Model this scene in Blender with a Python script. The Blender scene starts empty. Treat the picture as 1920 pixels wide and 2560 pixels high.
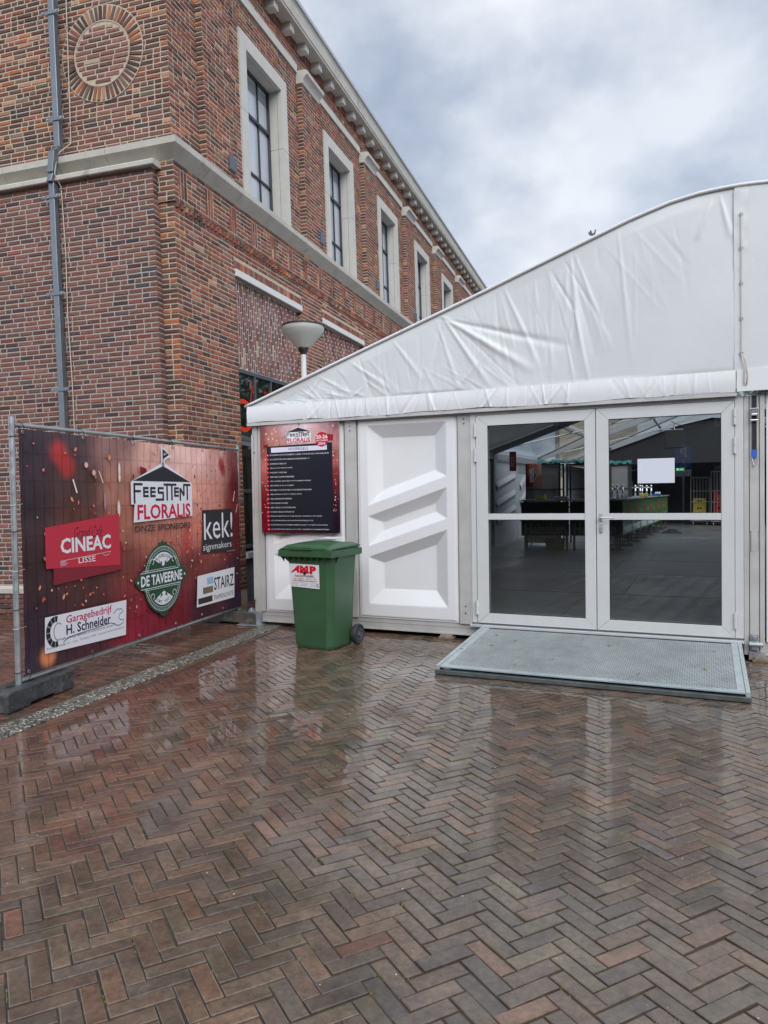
import bpy, math, random
import numpy as np
from mathutils import Matrix, Vector
R=math.radians; PI=math.pi
sc=bpy.context.scene; col=sc.collection
random.seed(7); rng=np.random.default_rng(7)
# ---------------------------------------------------------------- camera
f=1800.0; CH=1.5
def nrm(v): v=np.array(v,float); return v/np.linalg.norm(v)
n_=nrm((-.015,1,45/f)); fw=np.array([0,0,-1.]); fw=nrm(fw-n_*fw.dot(n_)); xr=np.cross(fw,n_)
RW=np.array([xr,fw,n_])
cam=bpy.data.cameras.new('camera'); co=bpy.data.objects.new('camera',cam); col.objects.link(co)
cam.sensor_fit='VERTICAL'; cam.sensor_height=32.; cam.lens=32.*f/2560.; cam.clip_end=600; cam.clip_start=.05
M=Matrix([list(RW[i])+[0] for i in range(3)]+[[0,0,0,1]]); M.translation=(0,0,CH); co.matrix_world=M
sc.camera=co
# ---------------------------------------------------------------- world, sun, exposure
SUN_EL,SUN_AZ=R(38),R(166)     # azimuth measured clockwise from +Y
w=bpy.data.worlds.new("World"); sc.world=w; w.use_nodes=True
nt=w.node_tree; nt.nodes.clear(); N=nt.nodes.new; L=nt.links.new
out=N('ShaderNodeOutputWorld'); mixs=N('ShaderNodeMixShader'); b1=N('ShaderNodeBackground'); b2=N('ShaderNodeBackground')
sky=N('ShaderNodeTexSky'); sky.sky_type='NISHITA'; sky.sun_disc=False; sky.sun_elevation=SUN_EL; sky.sun_rotation=SUN_AZ; sky.air_density=1.2; sky.dust_density=2.
b1.inputs[1].default_value=.1; L(sky.outputs[0],b1.inputs[0])
tc=N('ShaderNodeTexCoord'); mp=N('ShaderNodeMapping'); mp.inputs['Scale'].default_value=(1,1,1.45); mp.inputs['Location'].default_value=(.35,1.2,.6)
L(tc.outputs['Generated'],mp.inputs[0])
n1=N('ShaderNodeTexNoise'); n1.inputs['Scale'].default_value=2.2; n1.inputs['Detail'].default_value=7; n1.inputs['Roughness'].default_value=.52; n1.inputs['Distortion'].default_value=.05
L(mp.outputs[0],n1.inputs[0])
cr=N('ShaderNodeValToRGB'); cr.color_ramp.elements[0].position=.38; cr.color_ramp.elements[0].color=(.185,.235,.335,1)
cr.color_ramp.elements[1].position=.62; cr.color_ramp.elements[1].color=(.60,.625,.67,1)
e=cr.color_ramp.elements.new(.50); e.color=(.345,.39,.475,1)
L(n1.outputs[0],cr.inputs[0]); L(cr.outputs[0],b2.inputs[0])
# extra brightness added to the unseen sky behind the viewer, to light the scene
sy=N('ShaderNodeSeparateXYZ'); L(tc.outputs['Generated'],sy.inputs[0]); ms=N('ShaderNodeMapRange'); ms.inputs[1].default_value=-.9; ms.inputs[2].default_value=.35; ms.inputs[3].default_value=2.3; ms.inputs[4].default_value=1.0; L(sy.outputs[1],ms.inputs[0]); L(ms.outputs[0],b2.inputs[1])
n2=N('ShaderNodeTexNoise'); n2.inputs['Scale'].default_value=1.7; n2.inputs['Detail'].default_value=4; L(mp.outputs[0],n2.inputs[0])
mr=N('ShaderNodeMapRange'); mr.inputs[1].default_value=.40; mr.inputs[2].default_value=.62; mr.inputs[3].default_value=1.; mr.inputs[4].default_value=.72
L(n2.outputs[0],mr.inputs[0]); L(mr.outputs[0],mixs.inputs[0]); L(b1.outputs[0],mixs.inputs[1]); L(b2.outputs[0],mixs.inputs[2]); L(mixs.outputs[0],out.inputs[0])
sl=bpy.data.lights.new('sun','SUN'); sl.energy=1.5; sl.angle=R(50); sl.color=(1,.975,.94)
so=bpy.data.objects.new('sun',sl); col.objects.link(so)
sd=Vector((math.sin(SUN_AZ)*math.cos(SUN_EL),math.cos(SUN_AZ)*math.cos(SUN_EL),math.sin(SUN_EL))); so.rotation_euler=sd.to_track_quat('Z','Y').to_euler(); so.location=sd*30
sc.view_settings.view_transform='Standard'; sc.view_settings.look='None'; sc.view_settings.gamma=1; sc.view_settings.exposure=.6
sc.render.engine='CYCLES'
try: sc.cycles.max_bounces=8; sc.cycles.transparent_max_bounces=12; sc.cycles.caustics_reflective=False; sc.cycles.caustics_refractive=False
except Exception: pass
# ---------------------------------------------------------------- materials
def s2l(c): return tuple(((x/255)/12.92 if x/255<=.04045 else ((x/255+.055)/1.055)**2.4) for x in c)
MATS={}
def mat(name,c=(.5,.5,.5),r=.6,metal=0,attr=False,ns=0,na=0,bump=0,bs=40,coat=0,cr_=.1,emit=None,rv=0,spec=.5,dirt=None):
    """principled material; ns/na: noise scale/amount on colour, bump/bs: noise bump, rv: roughness variation, dirt:(colour,scale,threshold)"""
    if name in MATS: return MATS[name]
    m=bpy.data.materials.new(name); m.use_nodes=True; t=m.node_tree; b=t.nodes['Principled BSDF']; n=t.nodes.new; l=t.links.new
    b.inputs['Roughness'].default_value=r; b.inputs['Metallic'].default_value=metal; b.inputs['Specular IOR Level'].default_value=spec
    b.inputs['Coat Weight'].default_value=coat; b.inputs['Coat Roughness'].default_value=cr_
    tcn=n('ShaderNodeTexCoord'); cur=None
    if attr:
        a=n('ShaderNodeAttribute'); a.attribute_name='Col'; cur=a.outputs['Color']
    else:
        rgb=n('ShaderNodeRGB'); rgb.outputs[0].default_value=(*c,1); cur=rgb.outputs[0]
    if na:
        nn=n('ShaderNodeTexNoise'); nn.inputs['Scale'].default_value=ns; nn.inputs['Detail'].default_value=6; nn.inputs['Roughness'].default_value=.65; l(tcn.outputs['Object'],nn.inputs[0])
        mrr=n('ShaderNodeMapRange'); mrr.inputs[1].default_value=.3; mrr.inputs[2].default_value=.7; mrr.inputs[3].default_value=1-na; mrr.inputs[4].default_value=1+na; l(nn.outputs[0],mrr.inputs[0])
        mx=n('ShaderNodeVectorMath'); mx.operation='SCALE'; l(cur,mx.inputs[0]); l(mrr.outputs[0],mx.inputs['Scale']); cur=mx.outputs[0]
    if dirt:
        dn=n('ShaderNodeTexNoise'); dn.inputs['Scale'].default_value=dirt[1]; dn.inputs['Detail'].default_value=8; dn.inputs['Roughness'].default_value=.7; l(tcn.outputs['Object'],dn.inputs[0])
        dr=n('ShaderNodeMapRange'); dr.inputs[1].default_value=dirt[2]; dr.inputs[2].default_value=dirt[2]+.12; dr.inputs[4].default_value=dirt[3] if len(dirt)>3 else .7; l(dn.outputs[0],dr.inputs[0])
        dm=n('ShaderNodeMixRGB'); l(dr.outputs[0],dm.inputs[0]); l(cur,dm.inputs[1]); dm.inputs[2].default_value=(*dirt[0],1); cur=dm.outputs[0]
    l(cur,b.inputs['Base Color'])
    if rv:
        rn=n('ShaderNodeTexNoise'); rn.inputs['Scale'].default_value=ns or 5; rn.inputs['Detail'].default_value=4; l(tcn.outputs['Object'],rn.inputs[0])
        rr=n('ShaderNodeMapRange'); rr.inputs[1].default_value=.3; rr.inputs[2].default_value=.7; rr.inputs[3].default_value=max(0.02,r-rv); rr.inputs[4].default_value=min(1,r+rv); l(rn.outputs[0],rr.inputs[0]); l(rr.outputs[0],b.inputs['Roughness'])
    if bump:
        bn=n('ShaderNodeTexNoise'); bn.inputs['Scale'].default_value=bs; bn.inputs['Detail'].default_value=5; l(tcn.outputs['Object'],bn.inputs[0])
        bb=n('ShaderNodeBump'); bb.inputs['Strength'].default_value=bump; bb.inputs['Distance'].default_value=.01; l(bn.outputs[0],bb.inputs['Height']); l(bb.outputs[0],b.inputs['Normal'])
    if emit: b.inputs['Emission Color'].default_value=(*emit[:3],1); b.inputs['Emission Strength'].default_value=emit[3]
    MATS[name]=m; return m
def glassmat(name,tint,ior=1.5,rough=.0,mn=.04):
    m=bpy.data.materials.new(name); m.use_nodes=True; t=m.node_tree; t.nodes.clear(); n=t.nodes.new; l=t.links.new
    o=n('ShaderNodeOutputMaterial'); mx=n('ShaderNodeMixShader'); tr=n('ShaderNodeBsdfTransparent'); g=n('ShaderNodeBsdfGlossy'); fr=n('ShaderNodeLayerWeight'); fr.inputs[0].default_value=.5; pw_=n('ShaderNodeMath'); pw_.operation='POWER'; pw_.inputs[1].default_value=5; l(fr.outputs['Facing'],pw_.inputs[0]); ma_=n('ShaderNodeMath'); ma_.operation='MULTIPLY_ADD'; ma_.inputs[1].default_value=1-mn; ma_.inputs[2].default_value=mn; l(pw_.outputs[0],ma_.inputs[0])
    tr.inputs[0].default_value=(*tint,1); g.inputs['Roughness'].default_value=rough; g.inputs[0].default_value=(.9,.93,.95,1)
    l(ma_.outputs[0],mx.inputs[0]); l(tr.outputs[0],mx.inputs[1]); l(g.outputs[0],mx.inputs[2]); l(mx.outputs[0],o.inputs[0]); MATS[name]=m; return m
# ---------------------------------------------------------------- mesh builder
class MB:
    def __init__(s,X=None): s.v=[]; s.f=[]; s.m=[]; s.c=[]; s.X=X; s.mi=0; s.col=(1,1,1)
    def add(s,vs,fs,mi=None,c=None):
        o=len(s.v); s.v+= [tuple(s.X(*p)) for p in vs] if s.X else [tuple(p) for p in vs]
        mi=s.mi if mi is None else mi; c=s.col if c is None else c
        for q in fs: s.f.append(tuple(o+i for i in q)); s.m.append(mi); s.c.append(c)
    def box(s,x0,y0,z0,x1,y1,z1,mi=None,c=None):
        s.add([(x0,y0,z0),(x1,y0,z0),(x1,y1,z0),(x0,y1,z0),(x0,y0,z1),(x1,y0,z1),(x1,y1,z1),(x0,y1,z1)],[(0,3,2,1),(4,5,6,7),(0,1,5,4),(1,2,6,5),(2,3,7,6),(3,0,4,7)],mi,c)
    def prism(s,poly,y0,y1,mi=None,c=None):       # poly in (x,z), extruded along y
        n=len(poly); s.add([(x,y0,z) for x,z in poly]+[(x,y1,z) for x,z in poly],[tuple(range(n)),tuple(range(2*n-1,n-1,-1))]+[(i,i+n,(i+1)%n+n,(i+1)%n) for i in range(n)],mi,c)
    def prismx(s,poly,x0,x1,mi=None,c=None):      # poly in (y,z), extruded along x
        n=len(poly); s.add([(x0,y,z) for y,z in poly]+[(x1,y,z) for y,z in poly],[tuple(range(n)),tuple(range(2*n-1,n-1,-1))]+[(i,i+n,(i+1)%n+n,(i+1)%n) for i in range(n)],mi,c)
    def prismz(s,poly,z0,z1,mi=None,c=None):
        n=len(poly); s.add([(x,y,z0) for x,y in poly]+[(x,y,z1) for x,y in poly],[tuple(range(n-1,-1,-1)),tuple(range(n,2*n))]+[(i,(i+1)%n,(i+1)%n+n,i+n) for i in range(n)],mi,c)
    def sheet(s,poly,off,mi=None,c=None): s.add([(x,-off,z) for x,z in poly],[tuple(range(len(poly)))],mi,c)
    def rect(s,a0,b0,a1,b1,off,mi=None,c=None): s.sheet([(a0,b0),(a1,b0),(a1,b1),(a0,b1)],off,mi,c)
    def disc(s,a,b,r,off,mi=None,c=None,rb=None,n=20,rot=0): s.sheet([(a+r*math.cos(t)*math.cos(rot)-(rb or r)*math.sin(t)*math.sin(rot),b+r*math.cos(t)*math.sin(rot)+(rb or r)*math.sin(t)*math.cos(rot)) for t in [2*PI*i/n for i in range(n)]],off,mi,c)
    def stroke(s,pts,wd,off,mi=None,c=None):      # flat ribbon on the (x,z) sheet
        P=[np.array(p,float) for p in pts]; vs=[]
        for i,p in enumerate(P):
            d=P[min(i+1,len(P)-1)]-P[max(i-1,0)]; d=d/(np.linalg.norm(d)+1e-9); nn=np.array([-d[1],d[0]]); ww=wd[i] if isinstance(wd,(list,tuple)) else wd
            for q in (p-nn*ww/2,p+nn*ww/2): vs.append((q[0],-off,q[1]))
        s.add(vs,[(2*i,2*i+2,2*i+3,2*i+1) for i in range(len(P)-1)],mi,c)
    def tube(s,pts,r,n=8,mi=None,c=None,caps=True):
        P=[np.array(p,float) for p in pts]; vs=[]; fs=[]; K=len(P); up=None
        for i,p in enumerate(P):
            d=nrm(P[min(i+1,K-1)]-P[max(i-1,0)])
            if up is None: up=np.array([0,0,1.]) if abs(d[2])<.9 else np.array([1.,0,0])
            a=nrm(np.cross(d,up)); b=np.cross(a,d); up=b
            rr=r[i] if isinstance(r,(list,tuple)) else r
            for k in range(n):
                t=2*PI*k/n; vs.append(p+rr*(a*math.cos(t)+b*math.sin(t)))
        for i in range(K-1):
            for k in range(n): fs.append((i*n+k,i*n+(k+1)%n,(i+1)*n+(k+1)%n,(i+1)*n+k))
        if caps: fs+= [tuple(range(n-1,-1,-1)),tuple((K-1)*n+k for k in range(n))]
        s.add(vs,fs,mi,c)
    def lathe(s,prof,cx=0,cy=0,n=32,mi=None,c=None):
        vs=[(cx+r*math.cos(2*PI*k/n),cy+r*math.sin(2*PI*k/n),z) for r,z in prof for k in range(n)]
        s.add(vs,[(i*n+k,i*n+(k+1)%n,(i+1)*n+(k+1)%n,(i+1)*n+k) for i in range(len(prof)-1) for k in range(n)],mi,c)
    def text(s,txt,a0,b0,a1,b1,off,mi=None,c=None,bold=0,shear=0,slope=0,res=2):
        v,fcs=text_mesh(txt,bold,shear,res)
        if not len(v): return
        mn=v.min(0); sz=v.max(0)-mn; sz[sz==0]=1
        u=(v-mn)/sz; A=a0+u[:,0]*(a1-a0); B=b0+u[:,1]*(b1-b0)+slope*(A-a0)
        s.add([(a,-off,b) for a,b in zip(A,B)],fcs,mi,c)
    def build(s,name,mats,parent=None,smooth=False,bevel=0,seg=1,solid=0):
        me=bpy.data.meshes.new(name); me.from_pydata(s.v,[],s.f); 
        if not isinstance(mats,(list,tuple)): mats=[mats]
        for m in mats: me.materials.append(m)
        me.polygons.foreach_set('material_index',s.m)
        if any('Col' in [nd.attribute_name for nd in m.node_tree.nodes if nd.type=='ATTRIBUTE'] for m in mats):
            at=me.color_attributes.new('Col','FLOAT_COLOR','CORNER'); arr=np.repeat(np.array([(*c[:3],1) for c in s.c],dtype=np.float32),[len(q) for q in s.f],axis=0); at.data.foreach_set('color',arr.ravel())
        if smooth: me.polygons.foreach_set('use_smooth',[True]*len(s.f))
        me.update(); o=bpy.data.objects.new(name,me); col.objects.link(o)
        if parent: o.parent=parent
        if bevel:
            md=o.modifiers.new('bevel','BEVEL'); md.width=bevel; md.segments=seg; md.limit_method='ANGLE'; md.angle_limit=R(40)
        if smooth=='auto':
            pass
        return o
def mitre(mb,x0,x1,z0,z1,wl,wr,wt,wb,y0,y1,g=.0012):
    a,b,c,d=(x0,z0),(x1,z0),(x1,z1),(x0,z1); A,B,C,D=(x0+wl,z0+wb),(x1-wr,z0+wb),(x1-wr,z1-wt),(x0+wl,z1-wt)
    mb.prism([(a[0]+g,a[1]),(b[0]-g,b[1]),(B[0]-g,B[1]),(A[0]+g,A[1])],y0,y1); mb.prism([(D[0]+g,D[1]),(C[0]-g,C[1]),(c[0]-g,c[1]),(d[0]+g,d[1])],y0,y1)
    mb.prism([(a[0],a[1]+g),(A[0],A[1]+g),(D[0],D[1]-g),(d[0],d[1]-g)],y0,y1); mb.prism([(B[0],B[1]+g),(b[0],b[1]+g),(c[0],c[1]-g),(C[0],C[1]-g)],y0,y1)
_TX={}
def text_mesh(txt,bold=0,shear=0,res=2):
    k=(txt,bold,shear,res)
    if k in _TX: return _TX[k]
    cu=bpy.data.curves.new('t','FONT'); cu.body=txt; cu.size=1; cu.offset=bold; cu.shear=shear; cu.resolution_u=res; cu.fill_mode='FRONT'
    o=bpy.data.objects.new('t',cu); col.objects.link(o); dg=bpy.context.evaluated_depsgraph_get(); me=bpy.data.meshes.new_from_object(o.evaluated_get(dg))
    v=np.array([(p.co.x,p.co.y) for p in me.vertices]).reshape(-1,2); fc=[tuple(p.vertices) for p in me.polygons]
    bpy.data.objects.remove(o); bpy.data.curves.remove(cu); bpy.data.meshes.remove(me); _TX[k]=(v,fc); return _TX[k]
def tag(o,label=None,cat=None,group=None,kind=None):
    if label: o['label']=label
    if cat: o['category']=cat
    if group: o['group']=group
    if kind: o['kind']=kind
    return o
def empty(name,mw,label,cat,group=None):
    o=bpy.data.objects.new(name,None); o.empty_display_size=.2; col.objects.link(o); o.matrix_world=mw; return tag(o,label,cat,group)
def mframe(org,x,y,z): 
    m=Matrix([[x[i],y[i],z[i],org[i]] for i in range(3)]+[[0,0,0,1]]); return m
def place(x,y,z,a=0): return Matrix.Translation((x,y,z))@Matrix.Rotation(a,4,'Z')
def copy_tree(o,parent=None):
    c=o.copy(); col.objects.link(c)
    if parent: c.parent=parent
    for ch in [q for q in list(col.objects) if q.parent==o]: copy_tree(ch,c)
    return c
# shared materials
stone=mat('limestone',(.50,.475,.415),.85,ns=3,na=.12,bump=.25,bs=60,dirt=((.16,.155,.13),2.2,.60,.55))
stone2=mat('clean_stone',(.55,.53,.48),.8,ns=5,na=.07,bump=.15,bs=50)
brickm=mat('brick',attr=True,r=.85,ns=55,na=.28,bump=.7,bs=90,spec=.3)
mortar_w=mat('warm_mortar',(.50,.42,.325),.95,ns=30,na=.15,bump=.6,bs=120)
mortar_g=mat('grey_mortar',(.41,.38,.34),.95,ns=30,na=.15,bump=.6,bs=120)
steel_dark=mat('dark_steel',(.025,.03,.042),.35)
zinc=mat('zinc_pipe',(.19,.21,.235),.38,metal=.5,ns=4,na=.12)
galv=mat('galvanised_steel',(.46,.49,.50),.42,metal=.75,ns=14,na=.14,rv=.12)
alu=mat('mill_aluminium',(.57,.56,.54),.45,metal=.25,ns=5,na=.08,rv=.08,dirt=((.30,.29,.27),3,.62,.4))
alup=mat('painted_aluminium',(.66,.67,.66),.38,metal=.1,ns=6,na=.03)
white_pl=mat('white_plastic',(.78,.785,.79),.4,ns=4,na=.02,dirt=((.52,.51,.46),4,.66,.30))
black=mat('black_rubber',(.02,.02,.022),.6,ns=10,na=.2)
blackp=mat('black_paint',(.015,.015,.017),.4)
white=mat('white_print',(.80,.80,.82),.5)
redp=mat('red_print',(.62,.03,.06),.5)
darkp=mat('dark_print',(.035,.037,.042),.5)
prt=mat('coloured_print',attr=True,r=.6,spec=.15)
glossprt=mat('poster_print',attr=True,r=.35,spec=.25)
# ---------------------------------------------------------------- ground
def hexc(*a): return s2l(a)
def shade(c,k): return tuple(max(0,x*k) for x in c)
g=MB(); g.box(-60,-60,-.3,80,90,-.045); ground=g.build('ground',mat('ground_sand',(.09,.075,.06),.8,ns=6,na=.3,bump=.5,bs=30)); tag(ground,kind='structure')
# direction of the kerb strip (parallel to the building)
BUxy=nrm((.307,.952,0))[:2]; KN=np.array([BUxy[1],-BUxy[0]])        # KN: to the right of the strip
KP=np.array([-2.49,4.60])                                            # a point on the middle of the strip
def kside(x,y): return (np.array([x,y])-KP)@KN
def wetmat(name,rough,lo,hi,coatr=(.012,.075)):
    """brick paving with a film of water: coat layer, drier and wetter areas, fine pits"""
    m=bpy.data.materials.new(name); m.use_nodes=True; t=m.node_tree; b=t.nodes['Principled BSDF']; n=t.nodes.new; l=t.links.new
    a=n('ShaderNodeAttribute'); a.attribute_name='Col'; tcn=n('ShaderNodeTexCoord')
    nz=n('ShaderNodeTexNoise'); nz.inputs['Scale'].default_value=38; nz.inputs['Detail'].default_value=7; nz.inputs['Roughness'].default_value=.7; l(tcn.outputs['Object'],nz.inputs[0])
    mr=n('ShaderNodeMapRange'); mr.inputs[1].default_value=.3; mr.inputs[2].default_value=.7; mr.inputs[3].default_value=.62; mr.inputs[4].default_value=1.38; l(nz.outputs[0],mr.inputs[0])
    sc_=n('ShaderNodeVectorMath'); sc_.operation='SCALE'; l(a.outputs['Color'],sc_.inputs[0]); l(mr.outputs[0],sc_.inputs['Scale'])
    sp=n('ShaderNodeTexVoronoi'); sp.inputs['Scale'].default_value=70; l(tcn.outputs['Object'],sp.inputs[0])      # dark pits
    sr=n('ShaderNodeMapRange'); sr.inputs[1].default_value=.05; sr.inputs[2].default_value=.14; sr.inputs[3].default_value=.45; sr.inputs[4].default_value=1; l(sp.outputs['Distance'],sr.inputs[0])
    s2=n('ShaderNodeVectorMath'); s2.operation='SCALE'; l(sc_.outputs[0],s2.inputs[0]); l(sr.outputs[0],s2.inputs['Scale']); st1=n('ShaderNodeTexNoise'); st1.inputs['Scale'].default_value=5.5; st1.inputs['Detail'].default_value=9; st1.inputs['Roughness'].default_value=.72; l(tcn.outputs['Object'],st1.inputs[0]); st2=n('ShaderNodeMapRange'); st2.inputs[1].default_value=.35; st2.inputs[2].default_value=.68; st2.inputs[3].default_value=.62; st2.inputs[4].default_value=1.42; l(st1.outputs[0],st2.inputs[0]); s3=n('ShaderNodeVectorMath'); s3.operation='SCALE'; l(s2.outputs[0],s3.inputs[0]); l(st2.outputs[0],s3.inputs['Scale']); l(s3.outputs[0],b.inputs['Base Color'])
    w1=n('ShaderNodeTexNoise'); w1.inputs['Scale'].default_value=.7; w1.inputs['Detail'].default_value=5; w1.inputs['Roughness'].default_value=.6; l(tcn.outputs['Object'],w1.inputs[0])
    w2=n('ShaderNodeMapRange'); w2.inputs[1].default_value=.42; w2.inputs[2].default_value=.56; w2.inputs[3].default_value=coatr[0]; w2.inputs[4].default_value=coatr[1]; l(w1.outputs[0],w2.inputs[0]); sy_=n('ShaderNodeSeparateXYZ'); l(tcn.outputs['Object'],sy_.inputs[0]); my_=n('ShaderNodeMapRange'); my_.inputs[1].default_value=2.2; my_.inputs[2].default_value=4.8; my_.inputs[3].default_value=.12; my_.inputs[4].default_value=.0; l(sy_.outputs[1],my_.inputs[0]); ad_=n('ShaderNodeMath'); l(w2.outputs[0],ad_.inputs[0]); l(my_.outputs[0],ad_.inputs[1]); l(ad_.outputs[0],b.inputs['Coat Roughness'])
    w3=n('ShaderNodeMapRange'); w3.inputs[1].default_value=.36; w3.inputs[2].default_value=.66; w3.inputs[3].default_value=hi; w3.inputs[4].default_value=lo; l(w1.outputs[0],w3.inputs[0]); l(w3.outputs[0],b.inputs['Coat Weight'])
    b.inputs['Roughness'].default_value=rough; b.inputs['Specular IOR Level'].default_value=.25; b.inputs['Coat IOR'].default_value=1.85
    bn=n('ShaderNodeBump'); bn.inputs['Strength'].default_value=.55; bn.inputs['Distance'].default_value=.004; l(nz.outputs[0],bn.inputs['Height']); l(bn.outputs[0],b.inputs['Normal'])
    n3=n('ShaderNodeTexNoise'); n3.inputs['Scale'].default_value=16; n3.inputs['Detail'].default_value=3; l(tcn.outputs['Object'],n3.inputs[0])
    bc=n('ShaderNodeBump'); bc.inputs['Strength'].default_value=.07; bc.inputs['Distance'].default_value=.004; l(n3.outputs[0],bc.inputs['Height']); l(bc.outputs[0],b.inputs['Coat Normal'])
    MATS[name]=m; return m
wet=wetmat('wet_paving',.5,.75,1.)
pal=[((.138,.096,.068),6),((.124,.088,.064),5),((.152,.098,.066),4),((.116,.090,.070),3),((.165,.096,.062),2.5),((.104,.076,.058),2.5),((.17,.080,.055),.05),((.136,.104,.070),3)]
pc=[p[0] for p in pal]; pw=np.array([p[1] for p in pal],float); pw/=pw.sum()
A_=R(63); B_=R(-29.3); ea=np.array([math.sin(A_),math.cos(A_)]); eb=np.array([math.sin(B_),math.cos(B_)]); W=.0637; NN=3
mb=MB(); mj=MB()
def paver(mb,c0,e1,e2,l1,l2,colr,z=0,tilt=.006):
    gap=.0022+rng.random()*.0015; cc=c0+e1*l1/2+e2*l2/2; tx,ty=rng.normal(0,tilt*.95,2); dz=rng.normal(0,.0012)
    jx,jy=rng.normal(0,.0012,2); th=rng.normal(0,.006)
    def P(a,b,zz):
        a2=a-th*b; b2=b+th*a; p=cc+e1*a2+e2*b2; return (p[0]+jx,p[1]+jy,zz)
    h1,h2=l1/2-gap,l2/2-gap; bv=.0026
    vs=[]
    for (sx,sy) in ((-1,-1),(1,-1),(1,1),(-1,1)):
        vs.append(P(sx*(h1-bv-abs(rng.normal(0,.0012))),sy*(h2-bv-abs(rng.normal(0,.0012))),z+dz+sx*(h1)*tx+sy*h2*ty))
    for (sx,sy) in ((-1,-1),(1,-1),(1,1),(-1,1)):
        vs.append(P(sx*h1,sy*h2,z+dz-.0018+sx*h1*tx+sy*h2*ty))
    for (sx,sy) in ((-1,-1),(1,-1),(1,1),(-1,1)): vs.append(P(sx*h1,sy*h2,z-.03))
    fl=[(0,1,2,3)]+[(4+i,4+(i+1)%4,(i+1)%4,i) for i in range(4)]+[(8+i,8+(i+1)%4,4+(i+1)%4,4+i) for i in range(4)]
    mb.add(vs,fl,None,colr)
def pcol(x,y):
    c=np.array(pc[rng.choice(len(pc),p=pw)])
    red=max(0,min(1,(1.7-kside(x,y))/1.9)); c=c*np.array((.92,.90,.85)); c=c*(1-red*.8)+np.array((.165,.066,.042))*red*.8      # beside the strip: redder bricks, plus the banner's red reflection put into their colour
    return tuple(c*(.80+.40*rng.random()))
org=np.array([.02,.03])
for i in range(-95,170):
    for j in range(-110,220):
        k=(i-j)%(2*NN)
        if k==0: c0=org+ea*i*W+eb*j*W; e1,e2=ea,eb
        elif k==2*NN-1: c0=org+ea*i*W+eb*j*W; e1,e2=eb,ea
        else: continue
        p=c0+(e1*NN*W+e2*W)/2; x,y=p
        if y<.6 or y>12 or abs(x)>.62*y+1.6 or x>6.2 or kside(x,y)<.17: continue
        paver(mb,c0,e1,e2,NN*W,W,pcol(x,y))
# plain surround beyond the modelled bricks
paving=mb.build('paving',wet); tag(paving,kind='structure')
def jointmat():
    m=mat('joint_sand',(.050,.040,.028),.75,ns=9,na=.5,dirt=((.075,.085,.02),3.5,.56,.9)); return m
g=MB(); g.box(-12,-8,-.044,14,34,-.0055); js=g.build('paving_bed',jointmat()); tag(js,kind='structure')
g=MB(); 
for (x0,y0,x1,y1) in ((14.1,-8,40,40),(-30,-20,40,-8.1),(-6,34.1,40,60)): g.box(x0,y0,-.03,x1,y1,-.006)
fp=g.build('far_paving',mat('far_paving',(.10,.072,.058),.5,ns=14,na=.35,coat=.6,cr_=.15)); tag(fp,kind='structure')
# moss and sand tufts in the joints
mm=MB(); 
for q in range(700):
    y=1.4+rng.random()**1.6*3.5; x=(rng.random()-.5)*1.25*y
    if kside(x,y)<.2: continue
    i,j=np.round(np.linalg.solve(np.array([ea,eb]).T,np.array([x,y])-org)/W); p=org+ea*i*W+eb*j*W
    if rng.random()>.75*min(1,.35+.65*math.sin(x*1.7+y*2.1)**2): continue
    for _ in range(int(rng.integers(3,9))):
        r=.0015+rng.random()*.003; d=(eb if rng.random()<.6 else ea)*rng.normal(0,.018)+rng.normal(0,.0015,2); c=(p[0]+d[0],p[1]+d[1])
        cc=[(.13,.17,.03),(.20,.18,.07),(.09,.10,.03),(.26,.22,.12)][rng.integers(4)]
        mm.add([(c[0]+r*math.cos(t),c[1]+r*math.sin(t),-.006) for t in (0,2.1,4.2)]+[(c[0],c[1],.003+rng.random()*.003)],[(0,1,3),(1,2,3),(2,0,3)],None,cc)
tag(mm.build('joint_moss',mat('moss',attr=True,r=.9)),'specks of moss and sand caught in the brick joints','moss',kind='stuff')
# concrete strip with exposed pebbles
def pebblemat():
    m=bpy.data.materials.new('exposed_aggregate'); m.use_nodes=True; t=m.node_tree; b=t.nodes['Principled BSDF']; n=t.nodes.new; l=t.links.new
    tcn=n('ShaderNodeTexCoord'); v=n('ShaderNodeTexVoronoi'); v.inputs['Scale'].default_value=62; l(tcn.outputs['Object'],v.inputs[0])
    cr=n('ShaderNodeValToRGB'); E=cr.color_ramp.elements; E[0].position=0; E[0].color=(.10,.10,.09,1); E[1].position=1; E[1].color=(.75,.71,.60,1)
    for p,c in ((.40,(.16,.155,.13,1)),(.62,(.26,.25,.20,1)),(.80,(.45,.42,.34,1))): q=E.new(p); q.color=c
    sx=n('ShaderNodeSeparateXYZ'); l(v.outputs['Color'],sx.inputs[0]); l(sx.outputs[0],cr.inputs[0])
    ed=n('ShaderNodeMapRange'); ed.inputs[1].default_value=.35; ed.inputs[2].default_value=.65; ed.inputs[3].default_value=1; ed.inputs[4].default_value=.25; l(v.outputs['Distance'],ed.inputs[0])
    sc_=n('ShaderNodeVectorMath'); sc_.operation='SCALE'; l(cr.outputs[0],sc_.inputs[0]); l(ed.outputs[0],sc_.inputs['Scale']); l(sc_.outputs[0],b.inputs['Base Color'])
    bb=n('ShaderNodeBump'); bb.inputs['Strength'].default_value=.8; bb.inputs['Distance'].default_value=.006; bb.invert=True; l(v.outputs['Distance'],bb.inputs['Height']); l(bb.outputs[0],b.inputs['Normal']); b.inputs['Roughness'].default_value=.45
    b.inputs['Coat Weight'].default_value=.3; return m
g=MB(); hw=.105
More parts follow.
